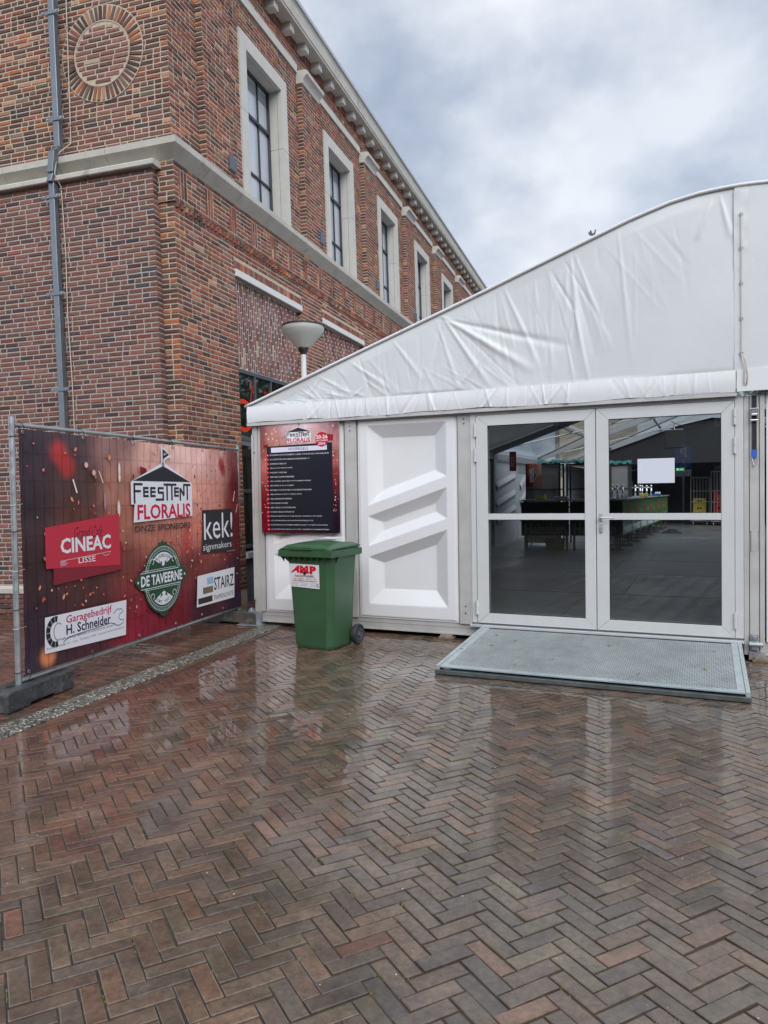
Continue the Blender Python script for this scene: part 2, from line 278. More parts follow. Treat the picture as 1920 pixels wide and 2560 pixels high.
for k in range(8):
    a=-5.5+k*2.5; p0=KP+BUxy*a; p1=KP+BUxy*(a+2.494); q=[p0-KN*hw,p0+KN*hw,p1+KN*hw,p1-KN*hw]; g.prismz([tuple(x) for x in q],-.05,.008)
strip=g.build('kerb_strip',pebblemat(),bevel=.006); tag(strip,kind='structure')
# red brick paving between strip and building: one edge course plus stretcher courses square to the wall
mb=MB(); wet2=wetmat('wet_red_paving',.6,.4,.85,(.06,.2))
pal2=[(.15,.062,.04),(.125,.055,.038),(.17,.075,.045),(.10,.055,.042),(.14,.075,.05)]
def side_ok(x,y): return -7<x and y<12.5
for s_,off0,l1 in ((-1,-.135,.2),(1,.135,.2)):
    for k in range(90):
        c0=KP+BUxy*(-5+k*.2)+KN*(off0-.028); 
        if np.linalg.norm(c0)<14: paver(mb,c0,BUxy,KN,.2,.056,tuple(np.array(pal2[rng.integers(5)])*(.8+.3*rng.random())),z=-.002)
for r_ in range(-90,150):
    for k in range(0,30):
        c0=KP+BUxy*(r_*.056)-KN*(.17+(k+ (.5 if r_%2 else 0))*.2+.2); x,y=c0
        if not side_ok(x,y) or y<1.5: continue
        paver(mb,c0,KN,BUxy,.2,.056,tuple(np.array(pal2[rng.integers(5)])*(.7+.5*rng.random())),z=-.002,tilt=.01)
tag(mb.build('side_paving',wet2),kind='structure')
mm=MB()
for q in range(260):
    t=rng.random()*9-1; d=.2+rng.random()*2.2; p=KP+BUxy*t-KN*d; a=rng.random()*6.3; ln=.008+rng.random()*.03; r=.002
    e=np.array([math.cos(a),math.sin(a)])*ln/2; nn2=np.array([-math.sin(a),math.cos(a)])*r
    mm.add([(*(p-e-nn2),.004),(*(p+e-nn2),.005),(*(p+e+nn2),.005),(*(p-e+nn2),.004)],[(0,1,2,3)],None,[(.32,.25,.12),(.22,.17,.08),(.4,.36,.25)][rng.integers(3)])
for q in range(170):
    y=1.5+rng.random()*6; x=(rng.random()-.5)*1.1*y; r=.0012+rng.random()**2*.003
    if kside(x,y)<0: continue
    mm.add([(x+r*math.cos(t),y+r*math.sin(t),.006) for t in (0,1.3,2.5,3.8,5)],[(0,1,2,3,4)],None,(.6,.57,.5))
tag(mm.build('loose_litter',mat('litter',attr=True,r=.9)),'scattered straw bits and pale crumbs lying on the wet bricks','litter',kind='stuff')
# ================================================================ brick building
bu=nrm((.307,.952,.009)); bz=np.array([-.018,-.003,1.]); bz=nrm(bz-bu*bz.dot(bu)); bv=np.cross(bz,bu)
BM=mframe((-2.383,8.783,-.014),bu,bv,bz)
bld=empty('brick_building',BM,'old red brick building with stone cornice, tall stone framed windows and a brick ring','building')
LV=nrm((-.034,.9994,0)); LN=nrm((-.9994,-.034,0))
PR=lambda a,b,c:(a,-c,b)                                   # right facade: along, up, outward
PL=lambda a,b,c:tuple(LV*a+LN*c+np.array([0,0,b]))          # left facade
def brick(mb,P,a0,b0,a1,b1,off,c,base,j=.0018,bev=.006):
    ja=rng.normal(0,j,8); o=off+rng.normal(0,.0015); t=rng.normal(0,.0012,4)
    vs=[P(a0,b0,base),P(a1,b0,base),P(a1,b1,base),P(a0,b1,base),
        P(a0+bev+ja[0],b0+bev+ja[1],base+o+t[0]),P(a1-bev+ja[2],b0+bev+ja[3],base+o+t[1]),P(a1-bev+ja[4],b1-bev+ja[5],base+o+t[2]),P(a0+bev+ja[6],b1-bev+ja[7],base+o+t[3])]
    mb.add(vs,[(4,5,6,7),(0,1,5,4),(1,2,6,5),(2,3,7,6),(3,0,4,7)],0,c)
def mkpal(lst): 
    c=[np.array(x[0]) for x in lst]; w=np.array([x[1] for x in lst],float); return c,w/w.sum()
PAL_UP=mkpal([((.175,.060,.036),8),((.115,.048,.036),7),((.070,.040,.034),3.5),((.24,.078,.044),5),((.33,.115,.042),1.4),((.33,.19,.11),1.1),((.19,.095,.062),3),((.150,.118,.080),.9),((.21,.060,.046),5.5)])
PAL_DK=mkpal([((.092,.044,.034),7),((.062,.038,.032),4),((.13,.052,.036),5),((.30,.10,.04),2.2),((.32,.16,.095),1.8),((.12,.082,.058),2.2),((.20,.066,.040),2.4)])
PAL_LO=mkpal([((.160,.066,.050),8),((.130,.058,.046),7),((.185,.074,.054),5),((.075,.036,.036),3),((.052,.042,.045),.7),((.19,.055,.04),.8),((.10,.065,.055),.8)])
PAL_PK=mkpal([((.17,.075,.060),6),((.14,.065,.055),5),((.20,.09,.07),3),((.28,.22,.14),.9),((.12,.055,.05),3)])
PAL_OR=mkpal([((.30,.095,.035),4),((.20,.065,.035),4),((.115,.05,.035),4),((.08,.045,.035),3),((.33,.15,.07),1.5),((.15,.11,.07),1)])
def pick(p): c=p[0][rng.choice(len(p[0]),p=p[1])]; c=c*1.22+.012; return tuple(c*(.8+.4*rng.random()))
def courses(mb,P,a0,a1,b0,b1,holes=(),pal=PAL_UP,off=.007,base=0.,ch=.0612,bh=.0465,Ls=(.205,.1),pf=None,skip=None,ws=.62,vert=False):
    k0=0; b=b0; n=max(1,round((b1-b0)/ch)); ch=(b1-b0)/n
    for k in range(n):
        lo=b0+k*ch+(ch-bh*ch/.0612)/2; hi=lo+bh*ch/.0612
        iv=[(a0,a1)]
        for (h0,h1,g0,g1) in holes:
            if hi>g0+.004 and lo<g1-.004:
                nv=[]
                for (x,y) in iv:
                    if h1<=x or h0>=y: nv.append((x,y)); continue
                    if x<h0: nv.append((x,h0))
                    if y>h1: nv.append((h1,y))
                iv=nv
        for (x,y) in iv:
            a=x; st=rng.random()*.1 if k%2 else 0; first=True
            while a<y-.012:
                l=Ls[0] if rng.random()<ws else Ls[1]
                if first and k%2: l=Ls[1]
                first=False; l*=1+rng.normal(0,.03)
                e=min(a+l,y); 
                if y-e<.04: e=y
                am,bm=(a+e)/2,(lo+hi)/2
                if not (skip and skip(am,bm)):
                    q=pf(am,bm) if pf else None; q=q or pal
                    if vert: brick(mb,lambda A,B,C,P=P:P(B,A,C),a+.005,lo,e-.005,hi,off,pick(q),base)
                    else: brick(mb,P,a+(.0068 if a>x else 0),lo,e-(.0068 if e<y else 0),hi,off,pick(q),base)
                a=e
def slab(mb,P,a0,a1,b0,b1,c0,c1,mi=1):
    vs=[P(a,b,c) for c in (c0,c1) for b in (b0,b1) for a in (a0,a1)]
    mb.add(vs,[(0,1,3,2),(4,6,7,5),(0,4,5,1),(2,3,7,6),(0,2,6,4),(1,5,7,3)],mi)
UL=26.0; PW,PP=.70,3.145; WL0,WL1=1.75,3.31; ZL=5.72; NW=7
wins=[(WL0+.0+PP*k,WL1+PP*k) for k in range(NW)]; pils=[(.635+PP*k,.635+PW+PP*k) for k in range(8)]
# --- upper wall, right side
mb=MB()
holes=[(a,b,5.6,8.19) for a,b in wins]
courses(mb,PR,0,24,ZL,9.12,holes+[(a,b,ZL,8.42) for a,b in pils],PAL_UP)
slab(mb,PR,0,24,8.20,9.3,-.35,0); e_=0
for a,b in wins: slab(mb,PR,e_,a-.0,ZL-.2,8.20,-.35,0); e_=b
slab(mb,PR,e_,24,ZL-.2,8.20,-.35,0); slab(mb,PR,24,UL,0,9.3,-.35,0)
# soldier bricks under the eaves
for k in range(int(24/.062)):
    a=k*.062
    if (a-2.05)%.585<.13: continue
    brick(mb,PR,a+.005,8.98,a+.057,9.12,.014,pick(PAL_UP),.004)
upper=mb.build('wall',[brickm,mortar_w],bld); upper['label']='upper brick wall of mottled red and brown bricks on the long side'
# pilasters
for a,b in pils:
    mb=MB(); slab(mb,PR,a,b,ZL,8.42,.0005,.1); courses(mb,PR,a,b,ZL,8.42,(),PAL_UP,base=.1)
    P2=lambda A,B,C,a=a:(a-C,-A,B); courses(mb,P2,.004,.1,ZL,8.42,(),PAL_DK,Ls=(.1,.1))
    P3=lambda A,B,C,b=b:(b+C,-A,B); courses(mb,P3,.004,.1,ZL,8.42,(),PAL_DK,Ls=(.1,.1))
    p=mb.build('pilaster',[brickm,mortar_w],bld)
    mb=MB(); a2,b2=a-.02,b+.02
    prof=[(0,8.42),(.12,8.42),(.125,8.455),(.14,8.49),(.17,8.525),(.215,8.55),(.22,8.60),(.18,8.635),(0,8.635)]
    mb.prismx([(-y,z) for y,z in prof],a2,b2); mb.build('capital',stone2,bld,bevel=.006)
# plain band between the capitals
for k in range(8):
    a=pils[k][1]+.022; b=(pils[k+1][0]-.022) if k<7 else 24
    mb=MB(); mb.box(a,-.035,8.60,b,0.01,8.735); mb.build('stone_band',stone2,bld)
mb=MB(); mb.box(0,-.035,8.60,pils[0][0]-.022,.01,8.735); mb.build('stone_band',stone2,bld)
# cornice
mb=MB(); mb.prismx([(.3,9.125),(-.235,9.125),(-.235,9.16),(-.25,9.17),(-.26,9.36),(-.28,9.40),(.3,9.44)],-.24,UL+.3); mb.build('cornice',stone,bld)
mb=MB(); mb.prismx([(.3,9.441),(-.30,9.401),(-.30,9.46),(-.27,9.475),(.3,9.475)],-.28,UL+.3); mb.build('eaves_trim',mat('lead_trim',(.48,.49,.50),.5,metal=.2),bld)
k=0
a=2.09-.585*4
while a<24:
    if a>.05:
        mb=MB(); mb.box(a,-.165,9.0,a+.15,.0,9.124); mb.build('bracket',stone2,bld,bevel=.006)
    a+=.585
# cornice and roof over left side
mb=MB(); slabp=[(.0-.3,9.125),(.235,9.125),(.235,9.16),(.25,9.17),(.26,9.36),(.28,9.40),(-.3,9.44)]
vs=[PL(a_,z,c) for a_ in (-.0,12) for c,z in slabp]; n7=7
mb.add(vs,[tuple(range(7)),tuple(range(13,6,-1))]+[(i,i+7,(i+1)%7+7,(i+1)%7) for i in range(7)]); mb.build('cornice',stone,bld)
mb=MB(); mb.add([(-.25,-.25,9.46),(UL,-.25,9.46),(UL,12,9.46),(-.6,12,9.46),(4,5.9,11.2),(UL,5.9,11.2)],[(0,1,5,4),(1,2,5),(2,3,4,5),(3,0,4)]); mb.build('roof',mat('roof_tiles',(.07,.05,.045),.8),bld)
mb=MB(); mb.add([(UL,-.0,0),(UL,12,0),(UL,12,9.4),(UL,0,9.4)],[(0,1,2,3)]); mb.add([(0.5,12,0),(UL,12,0),(UL,12,9.4),(0.5,12,9.4)],[(0,1,2,3)]); mb.build('rear_wall',mortar_g,bld)
# --- string course
PRF=[(0,5.56),(.135,5.685),(.15,5.70),(.155,5.775),(.13,5.79),(0,5.83)]
mb=MB(); n=len(PRF)
st_=[0]+[.62+ .85*i for i in range(0,40)]
for i in range(len(st_)-1):
    x0,x1=st_[i]+(.003 if i else 0),st_[i+1]-.003
    if x0>24: break
    vs=[( (x0 if (i or True) and not (i==0) else 0-c),-c,z) for c,z in PRF]+[(x1,-c,z) for c,z in PRF]
    mb.add(vs,[tuple(range(n)),tuple(range(2*n-1,n-1,-1))]+[(q,q+n,(q+1)%n+n,(q+1)%n) for q in range(n)])
sl_=[0,.83,1.52,2.35,3.1,4.,5.,6,7,8,9,10,11]
for i in range(len(sl_)-1):
    x0,x1=sl_[i]+(.003 if i else 0),sl_[i+1]-.003
    vs=[(PL(x0,z,c) if i else (-c,-c,z)) for c,z in PRF]+[PL(x1,z,c) for c,z in PRF]
    mb.add(vs,[tuple(range(n-1,-1,-1)),tuple(range(n,2*n))]+[(q,(q+1)%n,(q+1)%n+n,q+n) for q in range(n)])
mb.build('string_course',stone,bld)
# --- windows
glass_w=mat('window_glass',(.46,.50,.55),.04,spec=.9,coat=1,cr_=.02)
for a,b in wins:
    mb=MB(); i0,i1,z1,dp=a+.205,b-.205,7.975,.22
    mb.prism([(a,5.79),(i0,5.79),(i0,z1),(a,8.185)],-.03,.0);
    mb.prism([(i1,5.79),(b,5.79),(b,8.185),(i1,z1)],-.03,.0); mb.prism([(a+.002,8.187),(i0,z1+.002),(i1,z1+.002),(b-.002,8.187)],-.03,.0)
    mb.box(a,.001,5.79,i0-.0,dp+.12,8.185); mb.box(i1,.001,5.79,b,dp+.12,8.185); mb.box(i0+.001,.001,z1,i1-.001,dp+.12,8.185)
    fr=mb.build('window_surround',stone2,bld)
    mb=MB()
    for zz in (7.05,): mb.box(a-.001,-.0305,zz,i0+.001,dp,zz+.006); mb.box(i1-.0012,-.0305,zz,b+.001,dp,zz+.006)
    mb.box(i1-.0015,.045,5.8,i1+.01,.051,z1); mb.box(i0,.045,z1-.0015,i1,.051,z1+.01)
    mb.build('joint_line',mat('stone_joint',(.2,.19,.17),.9),fr)
    mb=MB(); t_=.045
    mb.box(i0,dp-.03,5.80,i0+t_,dp+.03,z1); mb.box(i1-t_,dp-.03,5.80,i1,dp+.03,z1); mb.box(i0+t_,dp-.03,z1-t_,i1-t_,dp+.03,z1)
    for xx,tt in ((i0+.37,.03),(i0+.76,.022)): mb.box(xx,dp-.022,5.80,xx+tt,dp+.02,z1-t_)
    mb.box(i0+t_,dp-.034,7.27,i1-t_,dp+.024,7.315); mb.box(i0+t_,dp-.026,6.42,i1-t_,dp+.02,6.448)
    wf=mb.build('window',steel_dark,bld)
    mb=MB(); mb.box(i0+.01,dp+.005,5.8,i1-.01,dp+.012,z1-.01); mb.build('pane',glass_w,wf)
    mb=MB(); mb.box(i0+.05,dp-.0,7.72,i1-.05,dp+.004,z1-.10); mb.build('roller_blind',mat('blind_grey',(.20,.21,.21),.6),wf)
# --- frieze with brick panels (z 5.08..5.57)
mb=MB(); slab(mb,PR,-.03,24,5.08,5.56,-.3,.03)
vs_=[]; 
k=0
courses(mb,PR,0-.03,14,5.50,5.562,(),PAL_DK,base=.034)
courses(mb,PR,0-.03,14,5.08,5.142,(),PAL_UP,base=.034)
sx=.06; strips=[]
while sx<14: strips.append(sx); sx+=.61
hl=[(s_-.005,s_+.195,5.1,5.6) for s_ in strips]
courses(mb,PR,-.03,14,5.145,5.50,hl,PAL_UP,base=.03)
for s_ in strips:
    for q in range(3):
        cuts=[5.148,5.32+rng.normal(0,.05),5.498]
        for z0_,z1_ in zip(cuts[:-1],cuts[1:]): brick(mb,PR,s_+q*.064,z0_+.003,s_+q*.064+.05,z1_-.003,.007,pick(PAL_UP),.03)
P4=lambda A,B,C:(-.03-C,-A,B)
slab(mb,PL,-.03,.30,5.08,5.56,-.0,.03); courses(mb,PL,-.03,.25,5.08,5.56,(),PAL_DK,base=.03)
mb.build('frieze',[brickm,mortar_w],bld)
mb=MB(); 
for k in range(int(14/.098)):
    a=k*.098; c=pick(PAL_UP); mb.add([PR(a,5.02,.0),PR(a+.045,5.02,.045),PR(a+.09,5.02,.0),PR(a,5.079,.0),PR(a+.045,5.079,.045),PR(a+.09,5.079,.0)],[(0,1,4,3),(1,2,5,4),(0,2,1)],0,c)
mb.build('sawtooth_course',[brickm,mortar_w],bld)
# --- lower wall, right side, with recessed bays
bays=[(1.425+PP*k,3.64+PP*k) for k in range(7)]
mb=MB(); bh_=[(a,b,-1,4.575) for a,b in bays]; lin=[(a-.0,b+.0,4.57,4.675) for a,b in bays]
sold=[(a-.03,b+.03,4.675,4.80) for a,b in bays]
courses(mb,PR,0,12,.2,5.02,bh_+lin+sold,PAL_UP,pf=lambda a,b:PAL_UP)
e_=0
for a,b in bays: slab(mb,PR,e_,a,0,5.08,-.35,-.0); slab(mb,PR,a,b,4.575,5.08,-.35,0); e_=b
slab(mb,PR,e_,24,0,5.08,-.35,0)
for a,b in bays[:4]:
    for k in range(int((b-a+.06)/.0625)): brick(mb,PR,a-.03+k*.0625+.005,4.682,a-.03+(k+1)*.0625-.005,4.795,.007,pick(PAL_UP),0)
# reveal bricks
for a,b in bays[:3]:
    P5=lambda A,B,C,b=b:(b-C,A,B); courses(mb,P5,.0,.09,.3,4.57,(),PAL_OR,Ls=(.1,.1))
mb.build('wall',[brickm,mortar_w],bld)['label']='lower brick wall with the blind panels and cafe windows'
for i,(a,b) in enumerate(bays):
    mb=MB(); mb.box(a-.005,-.03,4.575,b+.005,.05,4.672); mb.build('lintel',mat('white_lintel',(.66,.65,.62),.7,ns=8,na=.06),bld,bevel=.003)
    if i<4:
        mb=MB(); slab(mb,PR,a,b,3.32,4.575,-.3,-.075); VR=lambda A,B,C:(A,-C,B)
        # stacks of upright bricks, staggered in a diagonal pattern
        ncol=int((b-a)/.058); cw=(b-a)/ncol
        for q in range(ncol):
            z=3.325-((q*.068)%.215); 
            while z<4.57:
                z0_,z1_=max(z,3.325),min(z+.208,4.572)
                if z1_-z0_>.02: brick(mb,PR,a+q*cw+.007,z0_+.003,a+(q+1)*cw-.014,z1_-.004,.009,pick(PAL_PK if rng.random()<.7 else PAL_LO),-.075,bev=.004)
                z+=.217
        mb.build('blind_panel',[brickm,mat('pale_mortar',(.66,.62,.57),.95,ns=30,na=.12)],bld)
        mb=MB(); mb.box(a,.08,3.27,b,.14,3.319); 
        for xx in (a,a+.62,a+1.14,a+1.66,b-.05): mb.box(xx,.085,.75,xx+.045,.135,3.27)
        for zz in (.75,1.55,2.30): mb.box(a,.082,zz,b,.138,zz+.05)
        cw_=mb.build('cafe_window',mat('anthracite_frame',(.075,.085,.10),.4),bld)
        mb=MB(); mb.box(a+.01,.11,.79,b-.01,.117,3.28); mb.build('pane',mat('dark_glass',(.012,.016,.014),.03,spec=.9,coat=1,cr_=.01),cw_)
        mb=MB(); mb.box(a,-.04,.62,b,.12,.70); mb.build('window_sill',mat('light_sill',(.42,.45,.48),.5),cw_)
        mb=MB(); mb.box(a,.02,0,b,.1,.618); mb.build('base_panel',mat('bluegrey_panel',(.12,.14,.16),.5,ns=3,na=.1),cw_)
# red lettering on the first cafe window (large script over a large round capital)
mb=MB(); rl=(.78,.045,.02)
def arc(cx,cz,rx,rz,t0,t1,n=18): return [(cx+rx*math.cos(R(t0+(t1-t0)*i/n)),cz+rz*math.sin(R(t0+(t1-t0)*i/n))) for i in range(n+1)]
mb.stroke(arc(1.72,2.665,.27,.205,40,320,24),[.05+.03*math.sin(PI*i/24) for i in range(25)],-.105,c=rl)
def script(pts,w0): mb.stroke(pts,w0,-.104,c=rl)
script([(1.99,3.17),(1.945,3.185),(1.93,3.12),(1.97,3.06),(2.03,3.03),(2.085,3.07),(2.10,3.13),(2.07,3.16),(2.03,3.13),(1.99,3.05),(1.95,2.96),(1.92,2.86),(1.94,2.80),(1.99,2.81),(2.02,2.87)],.017)
script([(2.02,2.87),(2.00,2.78),(1.95,2.70),(1.89,2.68),(1.86,2.71),(1.89,2.74),(1.97,2.76)],.013)
mb.text('rand',2.05,2.80,2.36,2.93,-.104,c=rl,shear=.35,bold=-.005)
script([(2.38,3.05),(2.42,3.09),(2.46,3.07),(2.44,2.98),(2.42,2.90),(2.46,2.86),(2.52,2.92),(2.58,3.06),(2.62,3.12)],.017)
script([(2.62,3.12),(2.55,3.10),(2.50,3.0),(2.49,2.9),(2.53,2.83),(2.60,2.85)],.015)
mb.text('afé',2.66,2.84,2.95,3.06,-.104,c=rl,shear=.35,bold=-.005)
mb.text('INEAC',2.08,2.38,3.50,2.74,-.105,c=rl,bold=.02)
mb.build('window_lettering',prt,bld)
# --- left facade
RC=(.905,7.0); RI,RO=.395,.575
def inring(a,b): return (a-RC[0])**2+(b-RC[1])**2<(RO+.005)**2
mb=MB(); slab(mb,PL,0.0,12,5.56,9.2,-.3,0)
def pfup(a,b):
    if .12<a<1.5 and 5.8<b<6.27+.12*math.sin(a*9): return PAL_LO
    if a<.25: return PAL_DK
    return PAL_DK if rng.random()<.8 else PAL_OR
courses(mb,PL,0,6.5,5.83,9.12,(),PAL_DK,skip=lambda a,b:(a-RC[0])**2+(b-RC[1])**2<(RO-.13)**2,pf=pfup)
mb.build('wall',[brickm,mortar_w],bld)['label']='upper brick wall of dark mottled bricks on the short side'
mb=MB(); nr=50
mb.add([PL(RC[0]+r*math.cos(2*PI*k/40),RC[1]+r*math.sin(2*PI*k/40),.0115) for r in (0,RO+.008) for k in range(40)],[(k,(k+1)%40,40+(k+1)%40,40+k) for k in range(40)],1)
mb.add([PL(RC[0]+r*math.cos(2*PI*k/40),RC[1]+r*math.sin(2*PI*k/40),o) for r,o in ((RI-.012,.018),(RI+.004,.019)) for k in range(40)],[(k,(k+1)%40,40+(k+1)%40,40+k) for k in range(40)],1)
for k in range(nr):
    t=2*PI*(k+.5)/nr; hw=.0235; c=pick(PAL_DK) if rng.random()<.88 else pick(PAL_OR)
    def PT(A,B,C,t=t): return PL(RC[0]+A*math.cos(t)-B*math.sin(t),RC[1]+A*math.sin(t)+B*math.cos(t),C)
    brick(mb,PT,RI+.008,-hw*.80,RO-.006,hw*1.02,.010,c,.011,bev=.004)
zz=RC[1]-RI+.03
while zz<RC[1]+RI-.04:
    h2=max(abs(zz-RC[1]),abs(zz+.064-RC[1])); 
    if h2<RI-.03:
        cw_=math.sqrt((RI-.014)**2-h2**2); courses(mb,PL,RC[0]-cw_,RC[0]+cw_,zz,zz+.064,(),PAL_PK,base=.011,off=.009,Ls=(.2,.11),ch=.064,ws=.8)
    zz+=.064
mb.build('brick_ring',[brickm,mortar_w],bld)
# narrow strip of old wall beside the corner
mb=MB(); slab(mb,PL,0,.25,0,5.08,-.3,0); courses(mb,PL,0,.205,.2,5.08,(),PAL_OR,pf=lambda a,b:PAL_DK if (a>.1 or rng.random()<.5) else PAL_OR)
mb.build('wall',[brickm,mortar_w],bld)['label']='narrow strip of old brick wall beside the corner'
# later purple-brown facing wall, standing proud
mb=MB(); slab(mb,PL,.205,12,0,5.47,.0,.12,1); courses(mb,PL,.20,6.8,.45,5.46,(),PAL_LO,base=.12,ws=.8)
PE=lambda A,B,C:tuple(LV*(.205-C)+LN*A+np.array([0,0,B])); courses(mb,PE,.0,.122,.45,5.46,(),PAL_LO,Ls=(.12,.12))
courses(mb,PL,.20,6.8,.0,.33,(),PAL_LO,base=.15)
mb.build('wall',[brickm,mortar_g],bld)['label']='lower facing wall of even purple-brown bricks with grey joints'
mb=MB(); 
for x0,x1 in ((.135,1.1),(1.103,2.0),(2.003,2.9),(2.903,4.6),(4.603,12)):
    vs=[PL(a_,z,c) for a_ in (x0,x1) for c,z in ((0,5.465),(.19,5.465),(.20,5.475),(.20,5.52),(.19,5.535),(0,5.55))]
    mb.add(vs,[tuple(range(6)),tuple(range(11,5,-1))]+[(i,i+6,(i+1)%6+6,(i+1)%6) for i in range(6)])
mb.build('coping',stone,bld)
mb=MB(); 
vs=[PL(a_,z,c) for a_ in (.19,12) for c,z in ((.0,.34),(.17,.34),(.17,.40),(0.12,.43),(0,.43))]; mb.add(vs,[tuple(range(5)),tuple(range(9,4,-1))]+[(i,i+5,(i+1)%5+5,(i+1)%5) for i in range(5)]); mb.build('plinth_stone',stone,bld)
# --- downpipe, clamps and lightning cable
dpm=MB()
def sqp(mb,a,z0,z1,c,w=.05,a1=None,c1=None):
    a1=a if a1 is None else a1; c1=c if c1 is None else c1
    vs=[PL(a+sx*w,z0,c+q) for sx,q in ((-1,0),(1,0),(1,2*w),(-1,2*w))]+[PL(a1+sx*w,z1,c1+q) for sx,q in ((-1,0),(1,0),(1,2*w),(-1,2*w))]
    mb.add(vs,[(3,2,1,0),(4,5,6,7)]+[(i,(i+1)%4,(i+1)%4+4,i+4) for i in range(4)])
sqp(dpm,1.515,5.90,9.12,.07,.042); sqp(dpm,1.515,6.23,6.25,.066,.046); sqp(dpm,1.515,7.52,7.54,.066,.046)
sqp(dpm,1.525,5.82,5.90,.158,.042,a1=1.515,c1=.07); sqp(dpm,1.555,5.56,5.82,.165,.042,a1=1.525,c1=.158); sqp(dpm,1.56,.5,5.44,.15,.040); sqp(dpm,1.56,5.44,5.56,.205,.034,a1=1.555,c1=.165)
dp=dpm.build('downpipe',zinc,bld,bevel=.006)
for (a,z,c) in ((1.515,7.53,.159),(1.515,6.24,.159),(1.56,5.27,.232),(1.56,4.08,.232),(1.56,2.9,.232)):
    mb=MB(); vs=[PL(a+sx,z+sz,c+q) for q in (0,.006) for sx,sz in ((-.135,-.022),(.135,-.022),(.135,.022),(-.135,.022))]
    mb.add(vs,[(3,2,1,0),(4,5,6,7)]+[(i,(i+1)%4,(i+1)%4+4,i+4) for i in range(4)])
    mb.build('pipe_clamp',zinc,dp,bevel=.004)
    for sx in (-.1,.1): mb=MB(); mb.tube([PL(a+sx,z,c+.0065),PL(a+sx,z,c+.016)],.009,8); mb.build('clamp_screw',galv,dp)
mb=MB(); pts=[(1.365,9.1,.02),(1.375,7.8,.03),(1.39,6.6,.03),(1.40,5.98,.03),(1.50,5.80,.17),(1.505,5.54,.22),(1.475,5.40,.15),(1.46,4.6,.14),(1.465,3.8,.15),(1.45,3,.14),(1.45,.5,.14)]
mb.tube([PL(*p) for p in pts],.0065,6); cb=mb.build('lightning_cable',mat('pale_cable',(.55,.50,.42),.5),bld)
mb=MB()
for a,z,c in ((1.38,7.4,.0),(1.397,6.2,0),(1.475,5.38,.12),(1.462,4.53,.12),(1.465,3.72,.12)): mb.tube([PL(a-.02,z,c),PL(a-.02,z,c+.04),PL(a+.02,z,c+.04)],.006,5)
mb.build('cable_clip',galv,cb)
# --- small box lamps standing on the string course
lm=MB(); lm.box(-.05,-.11,-.085,.05,0,.085)
lab=['first dark grey box lamp on the brick wall, nearest the building corner','second dark grey box lamp, left of the second tall window','third dark grey box lamp, left of the third tall window','fourth dark grey box lamp, just above the tent roof line','hidden dark grey box lamp left of the fifth tall window']
for k in range(4):
    r=bpy.data.objects.new('wall_lamp',None); col.objects.link(r); r.matrix_world=BM@Matrix.Translation((1.27+PP*k,-.008,6.03)); tag(r,lab[k],'lamp','box lamps along the string course')
    o=MB(); o.box(-.085,-.13,-.10,.085,0,.10); o.build('housing',mat('lamp_grey',(.10,.115,.14),.45),r,bevel=.004)
    o=MB(); o.box(-.06,-.11,-.104,.06,-.02,-.1005); o.build('lens',mat('lamp_lens',(.35,.35,.35),.3),r)
# ================================================================ party tent (local x along the gable, y into the tent, z up)
T0=(-1.496,8.347,0.); TX=(.9135,-.4068,0); TYv=(.4068,.9135,0)
TM=mframe(T0,TX,TYv,(0,0,1))
tent=empty('party_tent',TM,'large white party tent with a glazed double door in its gable end','tent')
def canvasmat(name,c,tr):
    m=mat(name,c,.42,ns=2.5,na=.025,bump=.18,bs=9,dirt=((.58,.58,.56),1.6,.62,.35)); t=m.node_tree; b=t.nodes['Principled BSDF']; o=[q for q in t.nodes if q.type=='OUTPUT_MATERIAL'][0]
    if tr:
        tl=t.nodes.new('ShaderNodeBsdfTranslucent'); tl.inputs[0].default_value=(.8,.82,.84,1); mx=t.nodes.new('ShaderNodeMixShader'); mx.inputs[0].default_value=tr
        t.links.new(b.outputs[0],mx.inputs[1]); t.links.new(tl.outputs[0],mx.inputs[2]); t.links.new(mx.outputs[0],o.inputs[0])
    return m
canvas=canvasmat('white_canvas',(.69,.71,.71),.0); canvas2=canvasmat('white_valance',(.78,.79,.80),0)
roofc=canvasmat('roof_canvas',(.60,.61,.62),.05)
RP=[(-.02,2.545),(2.745,3.475),(3.449,3.72),(4.158,3.965),(4.50,4.06),(4.75,4.098),(5.0,4.108)]
def rz(s):
    s=10-s if s>5 else s
    for (a,b),(c,d) in zip(RP[:-1],RP[1:]):
        if s<=c: return b+(d-b)*(s-a)/(c-a)
    return RP[-1][1]
# wrinkles of the gable canvas: folds as ridges between two points (s,z) -> (s,z), width, depth
rg=np.random.default_rng(3)
folds=[((2.35,3.28),(3.15,2.74),.030,.020),((2.35,3.28),(2.80,2.60),.022,.013),((2.35,3.28),(2.2,2.6),.030,-.010),((2.40,3.24),(3.5,2.90),.028,-.014),((2.3,3.2),(2.5,2.6),.018,.009),((1.3,2.92),(1.75,2.6),.025,.008),((.9,2.8),(1.3,2.58),.02,.007),
 ((3.0,3.45),(3.30,2.75),.022,.010),((3.62,3.72),(3.72,2.7),.024,.012),((3.66,3.72),(3.95,2.9),.016,.008),((4.05,3.85),(4.15,2.8),.018,.007),((2.9,3.45),(2.95,2.8),.02,-.007),((1.8,3.1),(2.1,2.7),.022,.009),((4.82,3.98),(4.72,3.72),.02,.012),((4.9,4.0),(4.97,3.7),.018,.012)]
